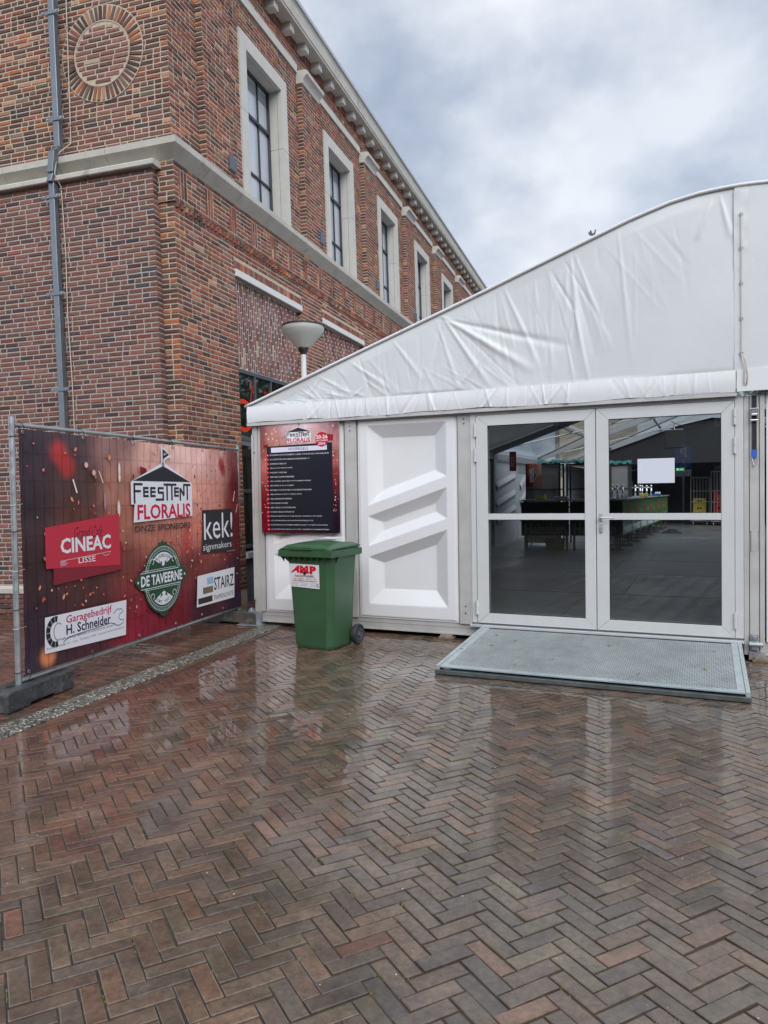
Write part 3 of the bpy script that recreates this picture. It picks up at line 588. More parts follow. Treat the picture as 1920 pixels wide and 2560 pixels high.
for k in range(210):
    s0=.3+rg.random()*4.5; top=rz(s0)-.04-rg.random()**1.5*.7; ln=.15+rg.random()*.75; an=rg.normal(.16,.30)
    folds.append(((s0,top),(s0+math.sin(an)*ln,max(2.53,top-math.cos(an)*ln)),.007+rg.random()*.016,rg.normal(0,.0026)*(1.4 if s0<3.9 else .55)))
rzv=np.vectorize(rz)
def wrinkle(S,Z):
    h=.010*np.sin(S*2.1+Z*1.3)+.005*np.sin(S*5.3-Z*4.1)
    for (a,b,w_,d_) in folds:
        a=np.array(a); b=np.array(b); ab=b-a; L2=ab@ab; px_=S-a[0]; pz_=Z-a[1]; t=(px_*ab[0]+pz_*ab[1])/L2
        wl=w_*(.5+.9*np.clip(t,0,None)); ds=np.abs(px_*ab[1]-pz_*ab[0])/math.sqrt(L2); en=np.sin(PI*np.clip((t+.15)/1.3,0,1))**.7
        h=h+d_*np.exp(-(ds/wl)**2)*en
    for s_ in (1.62,3.42): h=h+.0022/(1+np.exp(-(S-s_)/.003))-.0022/(1+np.exp(-(S-s_-.03)/.003))
    return h
def gable(s0,s1,ns_,nz_,zb):
    si=np.linspace(s0,s1,ns_+1)[:,None]*np.ones((1,nz_+1)); zt=rzv(si[:,:1])-.018; v=np.linspace(0,1,nz_+1)[None,:]; Z=zb+(zt-zb)*v
    e=np.minimum(1,(zt-Z)/.12)*np.minimum(1,(Z-zb)/.06+.25)*np.clip((si+.02)/.2,0,1) if s0<5 else .3
    Y=-.075-wrinkle(si,Z)*e; vs=list(zip(si.ravel().tolist(),Y.ravel().tolist(),Z.ravel().tolist()))
    fs=[(i*(nz_+1)+j,i*(nz_+1)+j+nz_+1,i*(nz_+1)+j+nz_+2,i*(nz_+1)+j+1) for i in range(ns_) for j in range(nz_)]
    return vs,fs
mb=MB(); mb.add(*gable(-.02,5.02,520,96,2.50)); mb.build('gable_canvas',canvas,tent,smooth=True)
mb=MB(); mb.add(*gable(5.005,10.0,40,14,2.50)); o=mb.build('gable_canvas',canvas,tent,smooth=True); o.location.y=-.012
# valance
mb=MB(); vs=[];fs=[]; nv=900
fold2=[(rg.random()*4.9,.005+rg.random()*.014,rg.normal(0,.0065)+.002,rg.normal(.1,.45)) for _ in range(150)]
for i in range(nv+1):
    s=-.02+5.03*i/nv
    for j in range(9):
        z=2.335+.185*j/8; zz=z+(.006*math.sin(s*3.1)+.004*math.sin(s*9.7) if j==0 else 0)
        h=.010*math.sin(s*11+.4*math.sin(s*3))*.4
        if s>.75:
            for c_,w_,d_,sl_ in fold2:
                ds=s-c_-(z-2.43)*sl_
                if abs(ds)<3*w_: h+=d_*math.exp(-(ds/w_)**2)
        h*=(1.0 if s<3.6 else .35)*(.15 if s<.75 else 1)
        vs.append((s,-.092-.012*(j==8)*0-h*(1-.35*j/8)-.008*math.sin(PI*j/8),zz))
for i in range(nv):
    for j in range(8): a=i*9+j; fs.append((a,a+9,a+10,a+1))
mb.add(vs,fs); mb.build('valance',canvas2,tent,smooth=True)
mb=MB(); mb.box(5.02,-.10,2.335,10,-.09,2.52); mb.build('valance',canvas2,tent)
# valance hem, corner piece, keder edge
mb=MB(); mb.box(-.03,-.088,2.30,5.02,-.0,2.334); mb.build('eave_rail',alu,tent)
ss=np.linspace(-.05,10.05,90)
mb=MB(); mb.tube([(s,-.085,rz(min(max(s,-.02),10.02))+(.333*(s+.02) if s<-.02 else 0)-.012) for s in ss],.016,8); mb.build('roof_edge_piping',white_pl,tent,smooth=True)
mb=MB(); vs=[(s,y,rz(min(max(s,-.02),10.02))-.04+q) for s in ss for y,q in ((-.09,0),(-.06,.0),(-.06,.014),(-.09,.014))]
mb=MB(); mb.tube([(s,-.082,rz(min(max(s,-.02),10.02))-.030) for s in ss],.003,6); mb.build('edge_cord',mat('cord_grey',(.35,.35,.37),.7),tent)
# seam with lacing right of the ridge line
mb=MB(); 
vs=[];fs=[]
for j in range(31):
    z=2.36+(rz(5.0)-.06-2.36)*j/30
    for i in range(5): s=5.0+.115*i/4; vs.append((s,-.088-.003*math.sin(j*1.7+i)-.002*(i in(1,2)),z))
for j in range(30):
    for i in range(4): a=j*5+i; fs.append((a,a+1,a+6,a+5))
mb.add(vs,fs); sm=mb.build('lacing_flap',canvas,tent,smooth=True)
ez=[3.70,3.36,3.02,2.68]; ez=[2.66,2.955,3.255,3.555,3.84]
mb=MB(); pts=[]
for k,z in enumerate(ez): pts+= [(5.055+.003*(k%2),-.104,z-.02),(5.056,-.102,z+.02)]
mb.tube(pts,.0045,6); mb.tube([(5.056,-.104,2.66),(5.085,-.106,2.60),(5.105,-.112,2.47),(5.095,-.112,2.385),(5.075,-.112,2.40),(5.08,-.112,2.52),(5.056,-.106,2.65)],.0045,6); mb.build('lacing_cord',mat('cord_white',(.55,.50,.46),.8),sm,smooth=True)
for z in ez:
    mb=MB(); r=.0125; mb.tube([(5.056+r*math.cos(t),-.098,z+r*math.sin(t)) for t in np.linspace(0,2*PI,15)],.0035,6); mb.build('eyelet',galv,sm,smooth=True)
# base beam, posts
FZ=.185
mb=MB(); mb.box(.02,.0,.045,10,.10,.165); mb.box(.02,-.006,.045,10,.0,.065); mb.box(.02,-.004,.12,2.60,.0,.165); mb.build('base_beam',alu,tent,bevel=.004)
def post(s0,s1,z0=.166,z1=2.30,g=True):
    mb=MB(); mb.box(s0,-.03,z0,s1,.10,z1)
    if g:
        for q in (s0+.012,s1-.018): mb.box(q,-.033,z0,q+.006,-.0301,z1)
    return mb
post(1.262-.066,1.262+.07).build('post',alu,tent,bevel=.004); 
mb=post(.0,.068); mb.box(.069,-.022,.166,.135,.10,2.30); mb.box(0.0,-.05,.30,.02,-.031,2.2); mb.build('corner_post',alu,tent,bevel=.004)
post(2.478,2.612).build('post',alu,tent,bevel=.004)
mb=MB(); mb.box(5.075,-.03,.05,5.115,.1,2.30); mb.box(5.117,-.018,.05,5.195,.1,2.30); mb.box(5.197,-.03,.05,5.235,.1,2.30); mb.box(5.120,-.034,.05,5.190,-.019,.95); mb.box(5.120,-.034,1.13,5.190,-.019,2.30); mb.box(5.130,-.0345,.95,5.180,-.019,1.13)
mb.build('ridge_post',alu,tent,bevel=.003)
for s in (7.5,9.93): post(s-.07,s+.07).build('post',alu,tent)
# bolts
for s,z in ((1.262,2.24),(1.262,2.19),(2.545,2.245),(2.545,2.20),(2.545,.35),(2.545,.28),(.03,2.0),(1.262,.5),(1.262,.35)):
    mb=MB(); mb.tube([(s,-.0345,z),(s,-.037,z)],.0075,8); mb.build('bolt',mat('bolt_dark',(.07,.07,.07),.5,metal=.5),tent)
# foot plate
mb=MB(); mb.box(-.20,-.12,.002,.10,.16,.014); mb.box(-.045,-.045,.014,.085,.10,.165); mb.box(-.075,-.03,.10,-.045,-.0,.20); mb.tube([(-.06,-.05,.165),(-.06,.03,.165)],.028,12); mb.tube([(-.085,-.02,.17),(-.03,-.02,.17)],.014,8)
mb.build('foot_plate',galv,tent,bevel=.003)
mb=MB(); mb.tube([(5.11,-.07,.155),(5.22,-.07,.155)],.022,10); mb.box(5.125,-.066,.10,5.185,-.035,.24); mb.tube([(5.155,-.07,.21),(5.155,-.085,.21)],.018,8); mb.box(5.11,-.05,.01,5.24,.0,.09); mb.build('hinge_foot',galv,tent,bevel=.003)
# --- embossed white wall panels
def emboss(s0,s1,z0,z1):
    ns_,nz_=104,190; bz_=.115; I=(s0+.105,s1-.10,z0+.14,z1-.055)
    vs=[];fs=[]
    for i in range(ns_+1):
        s=s0+(s1-s0)*i/ns_
        for j in range(nz_+1):
            z=z0+(z1-z0)*j/nz_
            dx=min((s-I[0])/.145,(I[1]-s)/.145); dz=min((z-I[2])/.16,(I[3]-z)/.135); e=max(0,min(1,min(dx,dz))); h=-.082*e
            if s>I[0] and s<I[1]:
                for zc in (1.32,.885):
                    d=abs(z-(zc+(s-I[0])*.335))-.058
                    if d<.115: h=max(h,-.082*max(0,d/.115))
            r=min(s-s0,s1-s,z-z0,z1-z); 
            if r<.012: h-=.02*(1-r/.012)
            vs.append((s,-.02-h if False else -.025-h,z))
    for i in range(ns_):
        for j in range(nz_): a=i*(nz_+1)+j; fs.append((a,a+nz_+1,a+nz_+2,a+1))
    return vs,fs
for s0,s1 in ((.150,1.175),(1.345,2.465)):
    mb=MB(); mb.add(*emboss(s0+.012,s1-.012,.182,2.29)); mb.box(s0,.076,.17,s1,.09,2.30); mitre(mb,s0,s1,.17,2.30,.02,.02,.02,.02,-.012,.076); mb.build('wall_panel',white_pl,tent)
for s0,s1 in ((5.25,6.2),(6.25,7.4),(7.6,8.7),(8.75,9.84)):
    mb=MB(); mb.box(s0,-.02,.17,s1,.02,2.30); mb.build('wall_panel',white_pl,tent)
# --- double door
mb=MB(); mb.box(2.614,-.036,.19,2.668,.06,2.30); mb.box(5.005,-.036,.19,5.073,.06,2.30); mb.box(2.669,-.036,2.27,5.004,.06,2.30); mb.box(2.62,-.012,.166,5.07,.06,.189); df=mb.build('door_frame',alup,tent,bevel=.003)
mb=MB(); mb.box(2.60,-.075,.150,5.075,-.0305,.176); mb.build('threshold',mat('bright_aluminium',(.75,.77,.79),.3,metal=.5),tent,bevel=.003)
gl=glassmat('door_glass',(.93,.95,.95),1.5,0,.06)
for nm,x0,x1,wl,wr in (('left leaf of the glazed double door',2.674,3.831,.118,.100),('right leaf of the glazed double door, with handle',3.838,5.002,.112,.104)):
    mb=MB(); mitre(mb,x0,x1,.192,2.266,wl,wr,.104,.100,-.044,.02); mb.box(x0+wl,-.040,1.228,x1-wr,.012,1.288)
    d=mb.build('door',alup,df,bevel=.002); d['label']=nm
    # glass is a sub-part (thing > part > sub-part): hung on the frame part's leaf
    d.parent=tent
    for za,zb in ((.292,1.228),(1.288,2.162)):
        mb=MB(); mb.box(x0+wl-.004,-.012,za-.004,x1-wr+.004,-.006,zb+.004); mb.build('pane',gl,d)
        mb=MB(); q=.004
        for bx in ((x0+wl,za,x0+wl+q,zb),(x1-wr-q,za,x1-wr,zb),(x0+wl+q,za,x1-wr-q,za+q),(x0+wl+q,zb-q,x1-wr-q,zb)): mb.box(bx[0],-.030,bx[1],bx[2],-.013,bx[3])
        mb.build('gasket',black,d)
    hx=x0-.004 if x0<3 else x1+.003
    for hz in (2.125,1.875,.345):
        mb=MB(); mb.tube([(hx,-.052,hz-.068),(hx,-.052,hz-.003)],.0135,10); mb.tube([(hx,-.052,hz+.003),(hx,-.052,hz+.068)],.0135,10); mb.tube([(hx,-.052,hz-.07),(hx,-.052,hz+.07)],.008,8); mb.box(hx-.006,-.05,hz-.05,hx+.006,-.03,hz+.05); mb.build('hinge',alup,d,smooth=False)
    if x0>3:
        mb=MB(); mb.box(3.862,-.052,1.215,3.892,-.0445,1.285); mb.box(3.864,-.052,1.105,3.894,-.0445,1.185); mb.tube([(3.877,-.05,1.25),(3.877,-.10,1.25),(3.89,-.108,1.25),(4.0,-.108,1.248)],[.012,.011,.010,.009],10); mb.tube([(3.879,-.05,1.155),(3.879,-.066,1.155)],.014,12); mb.box(3.874,-.066,1.115,3.884,-.052,1.15)
        mb.build('handle',mat('satin_aluminium',(.62,.62,.62),.35,metal=.6),d,bevel=.002)
mb=MB(); mb.box(2.58,.10,.185,5.08,.14,.19)
# --- floor, rafters, roof, inner walls
flm=mat('dark_floor',(.13,.133,.132),.42,ns=1.3,na=.35,rv=.1,bump=.1,bs=6,dirt=((.13,.13,.125),2.5,.63,.6))
mb=MB(); y=.12; k=0
while y<25:
    s=.12; 
    w_=1.245 if k%2 else .8
    while s<9.9: mb.box(s,y,.13,min(s+w_,9.9),y+2.345,.1855+.0008*((k*7+int(s*3))%3)); s+=w_+.006; w_=2.45
    mb.box(.12,y+2.347,.13,9.9,y+2.352,.189); y+=2.353; k+=1
mb.build('floor',flm,tent)
ralu=mat('rafter_aluminium',(.42,.43,.44),.45,metal=.4)
for y in (5,10,15,20,25):
    mb=MB(); ss2=[0,2.745,3.45,4.16,4.6,5,5.4,5.84,6.55,7.255,10]
    pts=[(s,rz(s)-.03) for s in ss2]; pl=[(s,z) for s,z in pts]+[(s,z-.15) for s,z in reversed(pts)]
    for a in range(len(pts)-1): (s0,z0),(s1,z1)=pts[a],pts[a+1]; mb.add([(s0,y-.045,z0-.15),(s1,y-.045,z1-.15),(s1,y+.045,z1-.15),(s0,y+.045,z0-.15),(s0,y-.045,z0),(s1,y-.045,z1),(s1,y+.045,z1),(s0,y+.045,z0)],[(0,3,2,1),(4,5,6,7),(0,1,5,4),(2,3,7,6)])
    mb.box(0,y-.06,.19,.13,y+.06,2.5); mb.box(9.87,y-.06,.19,10,y+.06,2.5); mb.build('rafter',ralu,tent)
clear=glassmat('clear_roof_sheet',(.96,.98,1.),1.25,.12,.02)
for y0,y1,m in ((0,5,roofc),(5,10,roofc),(10.05,15,clear),(15,20,clear),(20.05,25,roofc)):
    mb=MB(); ss2=np.linspace(-.06,10.06,60)
    vs=[(s,y,rz(min(max(s,-.02),10.02))-.02+(.333*(s+.02) if s<-.02 else 0)) for y in np.linspace(y0-(.09 if y0==0 else 0),y1,5) for s in ss2]
    mb.add(vs,[(a*60+b,a*60+b+1,(a+1)*60+b+1,(a+1)*60+b) for a in range(4) for b in range(59)]); mb.build('roof_sheet',m,tent,smooth=True)
mb=MB()
for s in (1.7,3.4,6.6,8.3):
    mb.box(s-.03,.1,rz(s)-.12,s+.03,25,rz(s)-.06)
for y0 in (10,15): mb.tube([(.1,y0,2.5),(5,y0+5,3.95)],.022,6); mb.tube([(.1,y0+5,2.5),(5,y0,3.95)],.022,6)
mb.build('purlin',ralu,tent)
mb=MB(); mb.box(-.02,.0,2.30,.12,25,2.46); mb.box(9.88,0,2.30,10.02,25,2.46); mb.build('eave_beam',ralu,tent)
# side walls: embossed panels first, then open glazing; right side canvas
for k,(y0,y1) in enumerate(((.2,2.4),(2.55,4.9),(5.1,7.4),(7.55,9.9),(10.1,12.5),(12.6,13.8))):
    mb=MB(); mb.box(.03,y0,.2,.06,y1,2.28)
    for zc in (1.3,.9,1.75): mb.add([(.061,y0+.25,zc-.25),(.061,y1-.25,zc+.05),(.11,y1-.25,zc+.16),(.11,y0+.25,zc-.13),(.061,y1-.25,zc+.28),(.061,y0+.25,zc)],[(0,1,2,3),(3,2,4,5)])
    mb.build('wall_panel',mat('inner_panel',(.5,.51,.51),.5),tent)
for y in (2.47,7.47,10.0): mb=MB(); mb.box(.0,y-.06,.19,.12,y+.06,2.3); mb.build('post',alu,tent)
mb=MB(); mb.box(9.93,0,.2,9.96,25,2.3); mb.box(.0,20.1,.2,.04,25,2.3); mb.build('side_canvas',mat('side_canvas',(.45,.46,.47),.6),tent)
mb=MB(); mb.box(.05,12.6,2.0,.07,20,2.3); mb.build('clear_window_strip',clear,tent)
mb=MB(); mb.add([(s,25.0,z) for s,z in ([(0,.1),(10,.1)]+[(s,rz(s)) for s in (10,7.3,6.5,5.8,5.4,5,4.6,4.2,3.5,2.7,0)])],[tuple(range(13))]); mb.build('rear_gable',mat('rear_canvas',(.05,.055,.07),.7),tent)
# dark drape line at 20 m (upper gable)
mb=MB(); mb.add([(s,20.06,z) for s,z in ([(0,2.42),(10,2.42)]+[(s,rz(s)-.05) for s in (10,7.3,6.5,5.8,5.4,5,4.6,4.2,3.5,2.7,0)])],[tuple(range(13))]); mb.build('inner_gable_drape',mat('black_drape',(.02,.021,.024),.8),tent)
# ================================================================ objects round the tent
TP=lambda x,y,z,a=0: TM@Matrix.Translation((x,y,z))@Matrix.Rotation(a,4,'Z')
def timber(name,x,y,l,w_,h,a,label,z=0,c=(.20,.13,.08)):
    o=empty(name,TP(x,y,z,a),label,'timber block','timber packing under the tent beam'); mb=MB(); 
    mb.box(-l/2,-w_/2,0,l/2,w_/2,h); mb.build('block',mat('old_wood',c,.85,ns=12,na=.3,bump=.4,bs=40),o,bevel=.004)
    mb=MB(); mb.box(-l/2+.02,-w_/2+.01,h+.001,l/2-.02,w_/2-.01,h+.02); mb.build('shim',mat('grey_wood',(.28,.24,.2),.85,ns=12,na=.3),o)
timber('timber_block',2.33,.02,.16,.16,.022,0,'low brown timber block under the tent beam left of the ramp')
timber('timber_block',5.30,-.02,.34,.14,.022,.05,'low pale timber block under the tent foot right of the ramp',c=(.36,.25,.15))
# ramp
rm=empty('access_ramp',TP(2.64,-.08,0),'galvanised perforated steel ramp leading up to the glazed double door','ramp')
y0r,y1r=-1.335,0.0; zr0,zr1=.068,.150
def rzz(y): return zr0+(zr1-zr0)*(y-y0r)/(y1r-y0r)
XR0,XR1=.08,2.412
def rp(mb,x0,x1,ya,yb,d0,d1): mb.prismx([(ya,rzz(ya)+d0),(yb,rzz(yb)+d0),(yb,rzz(yb)+d1),(ya,rzz(ya)+d1)],x0,x1)
pm=bpy.data.materials.new('perforated_steel'); pm.use_nodes=True; t=pm.node_tree; b=t.nodes['Principled BSDF']; n=t.nodes.new; l=t.links.new
tcn=n('ShaderNodeTexCoord'); sx=n('ShaderNodeSeparateXYZ'); l(tcn.outputs['Object'],sx.inputs[0])
def mth(op,a,bv=None):
    q=n('ShaderNodeMath'); q.operation=op
    for i,v in enumerate((a,bv)):
        if v is None: continue
        if isinstance(v,(int,float)): q.inputs[i].default_value=v
        else: l(v,q.inputs[i])
    return q.outputs[0]
px,py=mth('MULTIPLY',sx.outputs[0],2*PI/.034),mth('MULTIPLY',sx.outputs[1],2*PI/.034)
w_=mth('MULTIPLY',mth('SINE',px),mth('SINE',py)); hole=mth('GREATER_THAN',w_,.30)
nz=n('ShaderNodeTexNoise'); nz.inputs['Scale'].default_value=4; nz.inputs['Detail'].default_value=8; nz.inputs['Roughness'].default_value=.7; l(tcn.outputs['Object'],nz.inputs[0])
cr=n('ShaderNodeValToRGB'); cr.color_ramp.elements[0].position=.3; cr.color_ramp.elements[0].color=(.36,.38,.37,1); cr.color_ramp.elements[1].position=.7; cr.color_ramp.elements[1].color=(.58,.64,.64,1); l(nz.outputs[0],cr.inputs[0])
mx=n('ShaderNodeMixRGB'); l(hole,mx.inputs[0]); l(cr.outputs[0],mx.inputs[1]); mx.inputs[2].default_value=(.09,.10,.10,1); l(mx.outputs[0],b.inputs['Base Color']); b.inputs['Metallic'].default_value=.35; b.inputs['Roughness'].default_value=.42
bb=n('ShaderNodeBump'); bb.inputs['Strength'].default_value=.8; bb.inputs['Distance'].default_value=.004; bb.invert=True; l(w_,bb.inputs['Height']); l(bb.outputs[0],b.inputs['Normal']); MATS['perf']=pm
mb=MB(); rp(mb,XR0+.085,XR1-.085,y0r+.05,y1r-.02,-.004,0); mb.build('deck',pm,rm)
gr=mat('ramp_frame',(.50,.57,.57),.4,metal=.4,ns=7,na=.14)
mb=MB(); rp(mb,XR0,XR0+.03,y0r,y1r,-.05,.008); rp(mb,XR1-.03,XR1,y0r,y1r,-.05,.008); rp(mb,XR0+.031,XR0+.084,y0r+.05,y1r,-.004,.002); rp(mb,XR1-.084,XR1-.031,y0r+.05,y1r,-.004,.002); rp(mb,XR0+.031,XR1-.031,y0r,y0r+.049,-.012,.003); mb.build('frame',gr,rm,bevel=.002)
mb=MB(); mb.box(XR0-.006,y0r-.022,.006,XR1+.006,y0r+.03,.040); mb.build('front_lip',mat('lip_steel',(.13,.15,.15),.45,metal=.5,ns=8,na=.3),rm,bevel=.003)
for q,(x,y) in enumerate(((.30,-.25),(.36,-.62),(.52,-.4),(.95,-.9),(1.35,-.35),(1.65,-1.1),(2.12,-.85),(1.1,-.2),(.7,-1.15),(2.2,-.3),(.13,-.8))):
    o=MB(); pts=[]
    for k in range(9): r=.016*(.5+rng.random()); pts.append((r*math.cos(2*PI*k/9),r*.8*math.sin(2*PI*k/9)))
    o.add([(a,b_,.001+.003*rng.random()) for a,b_ in pts],[tuple(range(9))])
    names=['near the top left corner','in the left third, lower','left of the middle, upper','at the middle left','right of the middle, upper','near the lower edge','in the right part','just below the door','low on the left','near the top right corner','at the left rim']
    lf=o.build('dead_leaf',mat('leaf_brown',(.06,.05,.03) if q%4 else (.35,.25,.05),.7),None); lf.matrix_world=TM@Matrix.Translation((2.64+x,-.08+y,rzz(y)+.004)); tag(lf,'small dark dead leaf on the steel ramp '+names[q],'leaf','dead leaves on the ramp')
# ratchet strap
st=empty('ratchet_strap',TP(5.156,-.036,0),'black ratchet strap with blue end and steel hook hanging on the ridge post','strap')
sm_=mat('black_webbing',(.018,.018,.02),.7,bump=.3,bs=300)
mb=MB(); mb.box(-.018,-.012,1.80,.018,-.008,2.30); mb.build('webbing',sm_,st)
mb=MB(); mb.box(-.020,-.017,1.765,.020,-.0125,1.835); mb.build('webbing_end',mat('blue_sleeve',(.03,.13,.55),.5),st)
mb=MB(); mb.box(-.028,-.03,2.10,-.022,-.006,2.19); mb.box(.022,-.03,2.10,.028,-.006,2.19); mb.tube([(-.034,-.034,2.185),(.034,-.034,2.185)],.006,8); mb.tube([(-.03,-.03,2.085),(.03,-.03,2.085)],.010,8); mb.tube([(-.022,-.028,2.135),(.022,-.028,2.135)],.012,10); mb.box(-.02,-.034,2.148,.02,-.022,2.176); mb.build('ratchet',mat('bright_steel',(.6,.61,.62),.28,metal=.8),st,bevel=.001)
mb=MB(); mb.tube([(-.022,-.012,1.768),(.022,-.012,1.768),(.004,-.014,1.70),(0,-.014,1.685),(-.004,-.014,1.70),(-.022,-.012,1.768)],.0038,6); mb.build('hook',MATS['bright_steel'],st)
# white paper on the right door
o=MB(); o.box(4.203,-.047+.016,1.562,4.518,-.0155,1.786); pp=o.build('paper_sheet',mat('paper_white',(.70,.72,.80),.7),None); pp.matrix_world=TM; pp.rotation_euler.y+=0; tag(pp,'blank white landscape paper sheet taped to the right glass door','paper')
# ---------------- printed backgrounds
def hashc(x,y): 
    s=math.sin(x*12.9898+y*78.233)*43758.5453; return s-math.floor(s)
def vn(x,y):
    i,j=math.floor(x),math.floor(y); u,v=x-i,y-j; u=u*u*(3-2*u); v=v*v*(3-2*v)
    return (hashc(i,j)*(1-u)+hashc(i+1,j)*u)*(1-v)+(hashc(i,j+1)*(1-u)+hashc(i+1,j+1)*u)*v
def rbf(ctrl,a,b,sx_,sz_):
    W_=0; c=np.zeros(3)
    for (x,z,q) in ctrl:
        d=((a-x)/sx_)**2+((b-z)/sz_)**2; w_=1/(d*d+.02); W_+=w_; c+=w_*np.array(s2l(q))
    return c/W_
def bgsheet(mb,a0,b0,a1,b1,na,nb,ctrl,off,sx_,sz_,yf=None,blobs=()):
    vs=[];
    for i in range(na+1):
        for j in range(nb+1): a=a0+(a1-a0)*i/na; b=b0+(b1-b0)*j/nb; vs.append((a,-(off+(yf(a,b) if yf else 0)),b))
    fs=[];cs=[]
    o=len(mb.v); mb.v+=vs
    for i in range(na):
        for j in range(nb):
            a=a0+(a1-a0)*(i+.5)/na; b=b0+(b1-b0)*(j+.5)/nb
            c=rbf(ctrl,a,b,sx_,sz_)*(np.array((1.22,1.12,1.02)) if a1-a0>2 else np.array((.95,.92,.92)))*(.78+.44*(.6*vn(a*5/sx_+3,b*3/sz_)+.4*vn(a*11/sx_,b*7/sz_+5))); q=o+i*(nb+1)+j
            for (ba,bb_,ra,rb_,bc_,bo) in blobs:
                d_=((a-ba)/ra)**2+((b-bb_)/rb_)**2
                if d_<6: e_=bo/(1+math.exp((d_**.5-1)*7)); c=c*(1-e_)+np.array(s2l(bc_))*e_
            mb.f.append((q,q+nb+1,q+nb+2,q+1)); mb.m.append(0); mb.c.append(tuple(c))
K=np.array
def tentlogo(mb,X,Z,s,off,halo=.03,k=1):
    """the tent emblem: flag, roof and the two words; X,Z = apex of the roof, s = half width"""
    wh,dk,rd=(.80,.80,.84),(.035,.037,.042),(.62,.02,.055)
    h=halo
    if h: 
        mb.sheet([(X-s-h,Z-.31*s*k-h*.3),(X-h*.6,Z+h),(X+h*.6,Z+h),(X+s+h,Z-.31*s*k-h*.3),(X+s+h,Z-.55*s),(X+s+h,Z-1.03*s),(X-s+.0,Z-1.09*s),(X-s+.02,Z-.75*s),(X-s-h,Z-.75*s)],off,c=wh)
        mb.rect(X-h,Z,X+h,Z+.36*s,off,c=wh); mb.sheet([(X-h,Z+.40*s),(X-h,Z+.08*s),(X+.30*s,Z+.20*s)],off+.0002,c=wh)
    mb.sheet([(X-s,Z-.31*s*k),(X,Z),(X+s,Z-.31*s*k)],off+.001,c=dk)
    mb.rect(X-.012*s,Z-.02*s,X+.012*s,Z+.34*s,off+.001,c=dk); mb.sheet([(X,Z+.34*s),(X,Z+.13*s),(X+.22*s,Z+.235*s)],off+.0012,c=dk)
    for dx,dz,r in ((.05,.235,.028),(.11,.25,.018)):
        mb.rect(X+(dx-r)*s,Z+(dz-.006)*s,X+(dx+r)*s,Z+(dz+.006)*s,off+.0016,c=wh); mb.rect(X+(dx-.006)*s,Z+(dz-r)*s,X+(dx+.006)*s,Z+(dz+r)*s,off+.0017,c=wh)
    # hand drawn word: F e e s T T e N T with uneven heights
    t=Z-.355*s; V=.73; o=off+.0014; u=s/.5; lw=.027*u
    def ln(x0,z0,x1,z1,q=lw):
        if abs(x0-x1)<1e-6: mb.rect(X+(x0)*s-q/2,t+z1*s*V,X+x0*s+q/2,t+z0*s*V,o,c=dk)
        else: mb.rect(X+x0*s,t+z0*s*V-q*.42,X+x1*s,t+z0*s*V+q*.42,o+.0001,c=dk)
    def El(x): 
        for q in (-.12,-.22,-.33): ln(x,q,x+.17,q)
        ln(x+.02,-.09,x+.02,-.36)
    ln(-.96,0,-.96,-.52); ln(-.98,-.02,-.70,-.02); ln(-.96,-.20,-.76,-.20)
    El(-.68); El(-.45)
    ln(-.20,-.12,.0,-.12); ln(-.18,-.12,-.18,-.24); ln(-.20,-.24,.0,-.24); ln(-.02,-.24,-.02,-.44); ln(-.28,-.43,.0,-.43)
    ln(.0,-.02,.46,-.02); ln(.12,-.02,.12,-.46); ln(.29,-.02,.29,-.46)
    El(.38)
    ln(.60,-.12,.60,-.47); ln(.74,-.02,.74,-.33); mb.stroke([(X+.60*s,t-.12*s*V),(X+.74*s,t-.33*s*V)],lw,o+.0002,c=dk)
    ln(.72,-.02,1.0,-.02); ln(.87,-.02,.87,-.46)
    mb.text('FLORALIS',X-.88*s,t-.69*s,X+.98*s,t-.40*s,o+.0003,c=rd,bold=.022)
# ================================================================ site fence with sponsor banner
FO=(-2.695,5.197,0.); FDv=nrm((.278,.9605,0)); FYv=(-FDv[1],FDv[0],0)     # local x along fence, y away from the camera side
FM=mframe(FO,FDv,FYv,(0,0,1))
fen=empty('site_fence',FM,'galvanised mobile site fence panel carrying the sponsor banner','fence')
mb=MB(); mb.tube([(.03,0,.12),(.03,0,2.10)],.021,12); p=mb.build('fence_post',galv,fen,smooth=False)
mb=MB(); mb.tube([(3.46,0,.12),(3.47,.01,1.0),(3.50,0,2.10)],.021,12); mb.build('fence_post',galv,fen)
mb=MB(); mb.tube([(.05,0,2.045),(1.2,0,2.055),(3.48,0,2.05)],.0165,10); mb.build('top_rail',galv,fen)
mb=MB(); mb.tube([(.05,0,.172),(1.7,.0,.176),(3.45,0,.19)],.0165,10); mb.build('bottom_rail',galv,fen)
mb=MB()
for k in range(34): x=.06+k*.1; mb.tube([(x,.012,.17),(x,.012,2.05)],.0018,4,caps=False)
for k in range(9): z=.30+k*.205; mb.tube([(.03,.015,z),(3.47,.015,z)],.002,4,caps=False)
mb.build('wire_mesh',galv,fen)
for (px_,pz_) in ((.03,1.98),(.03,.2)): pass
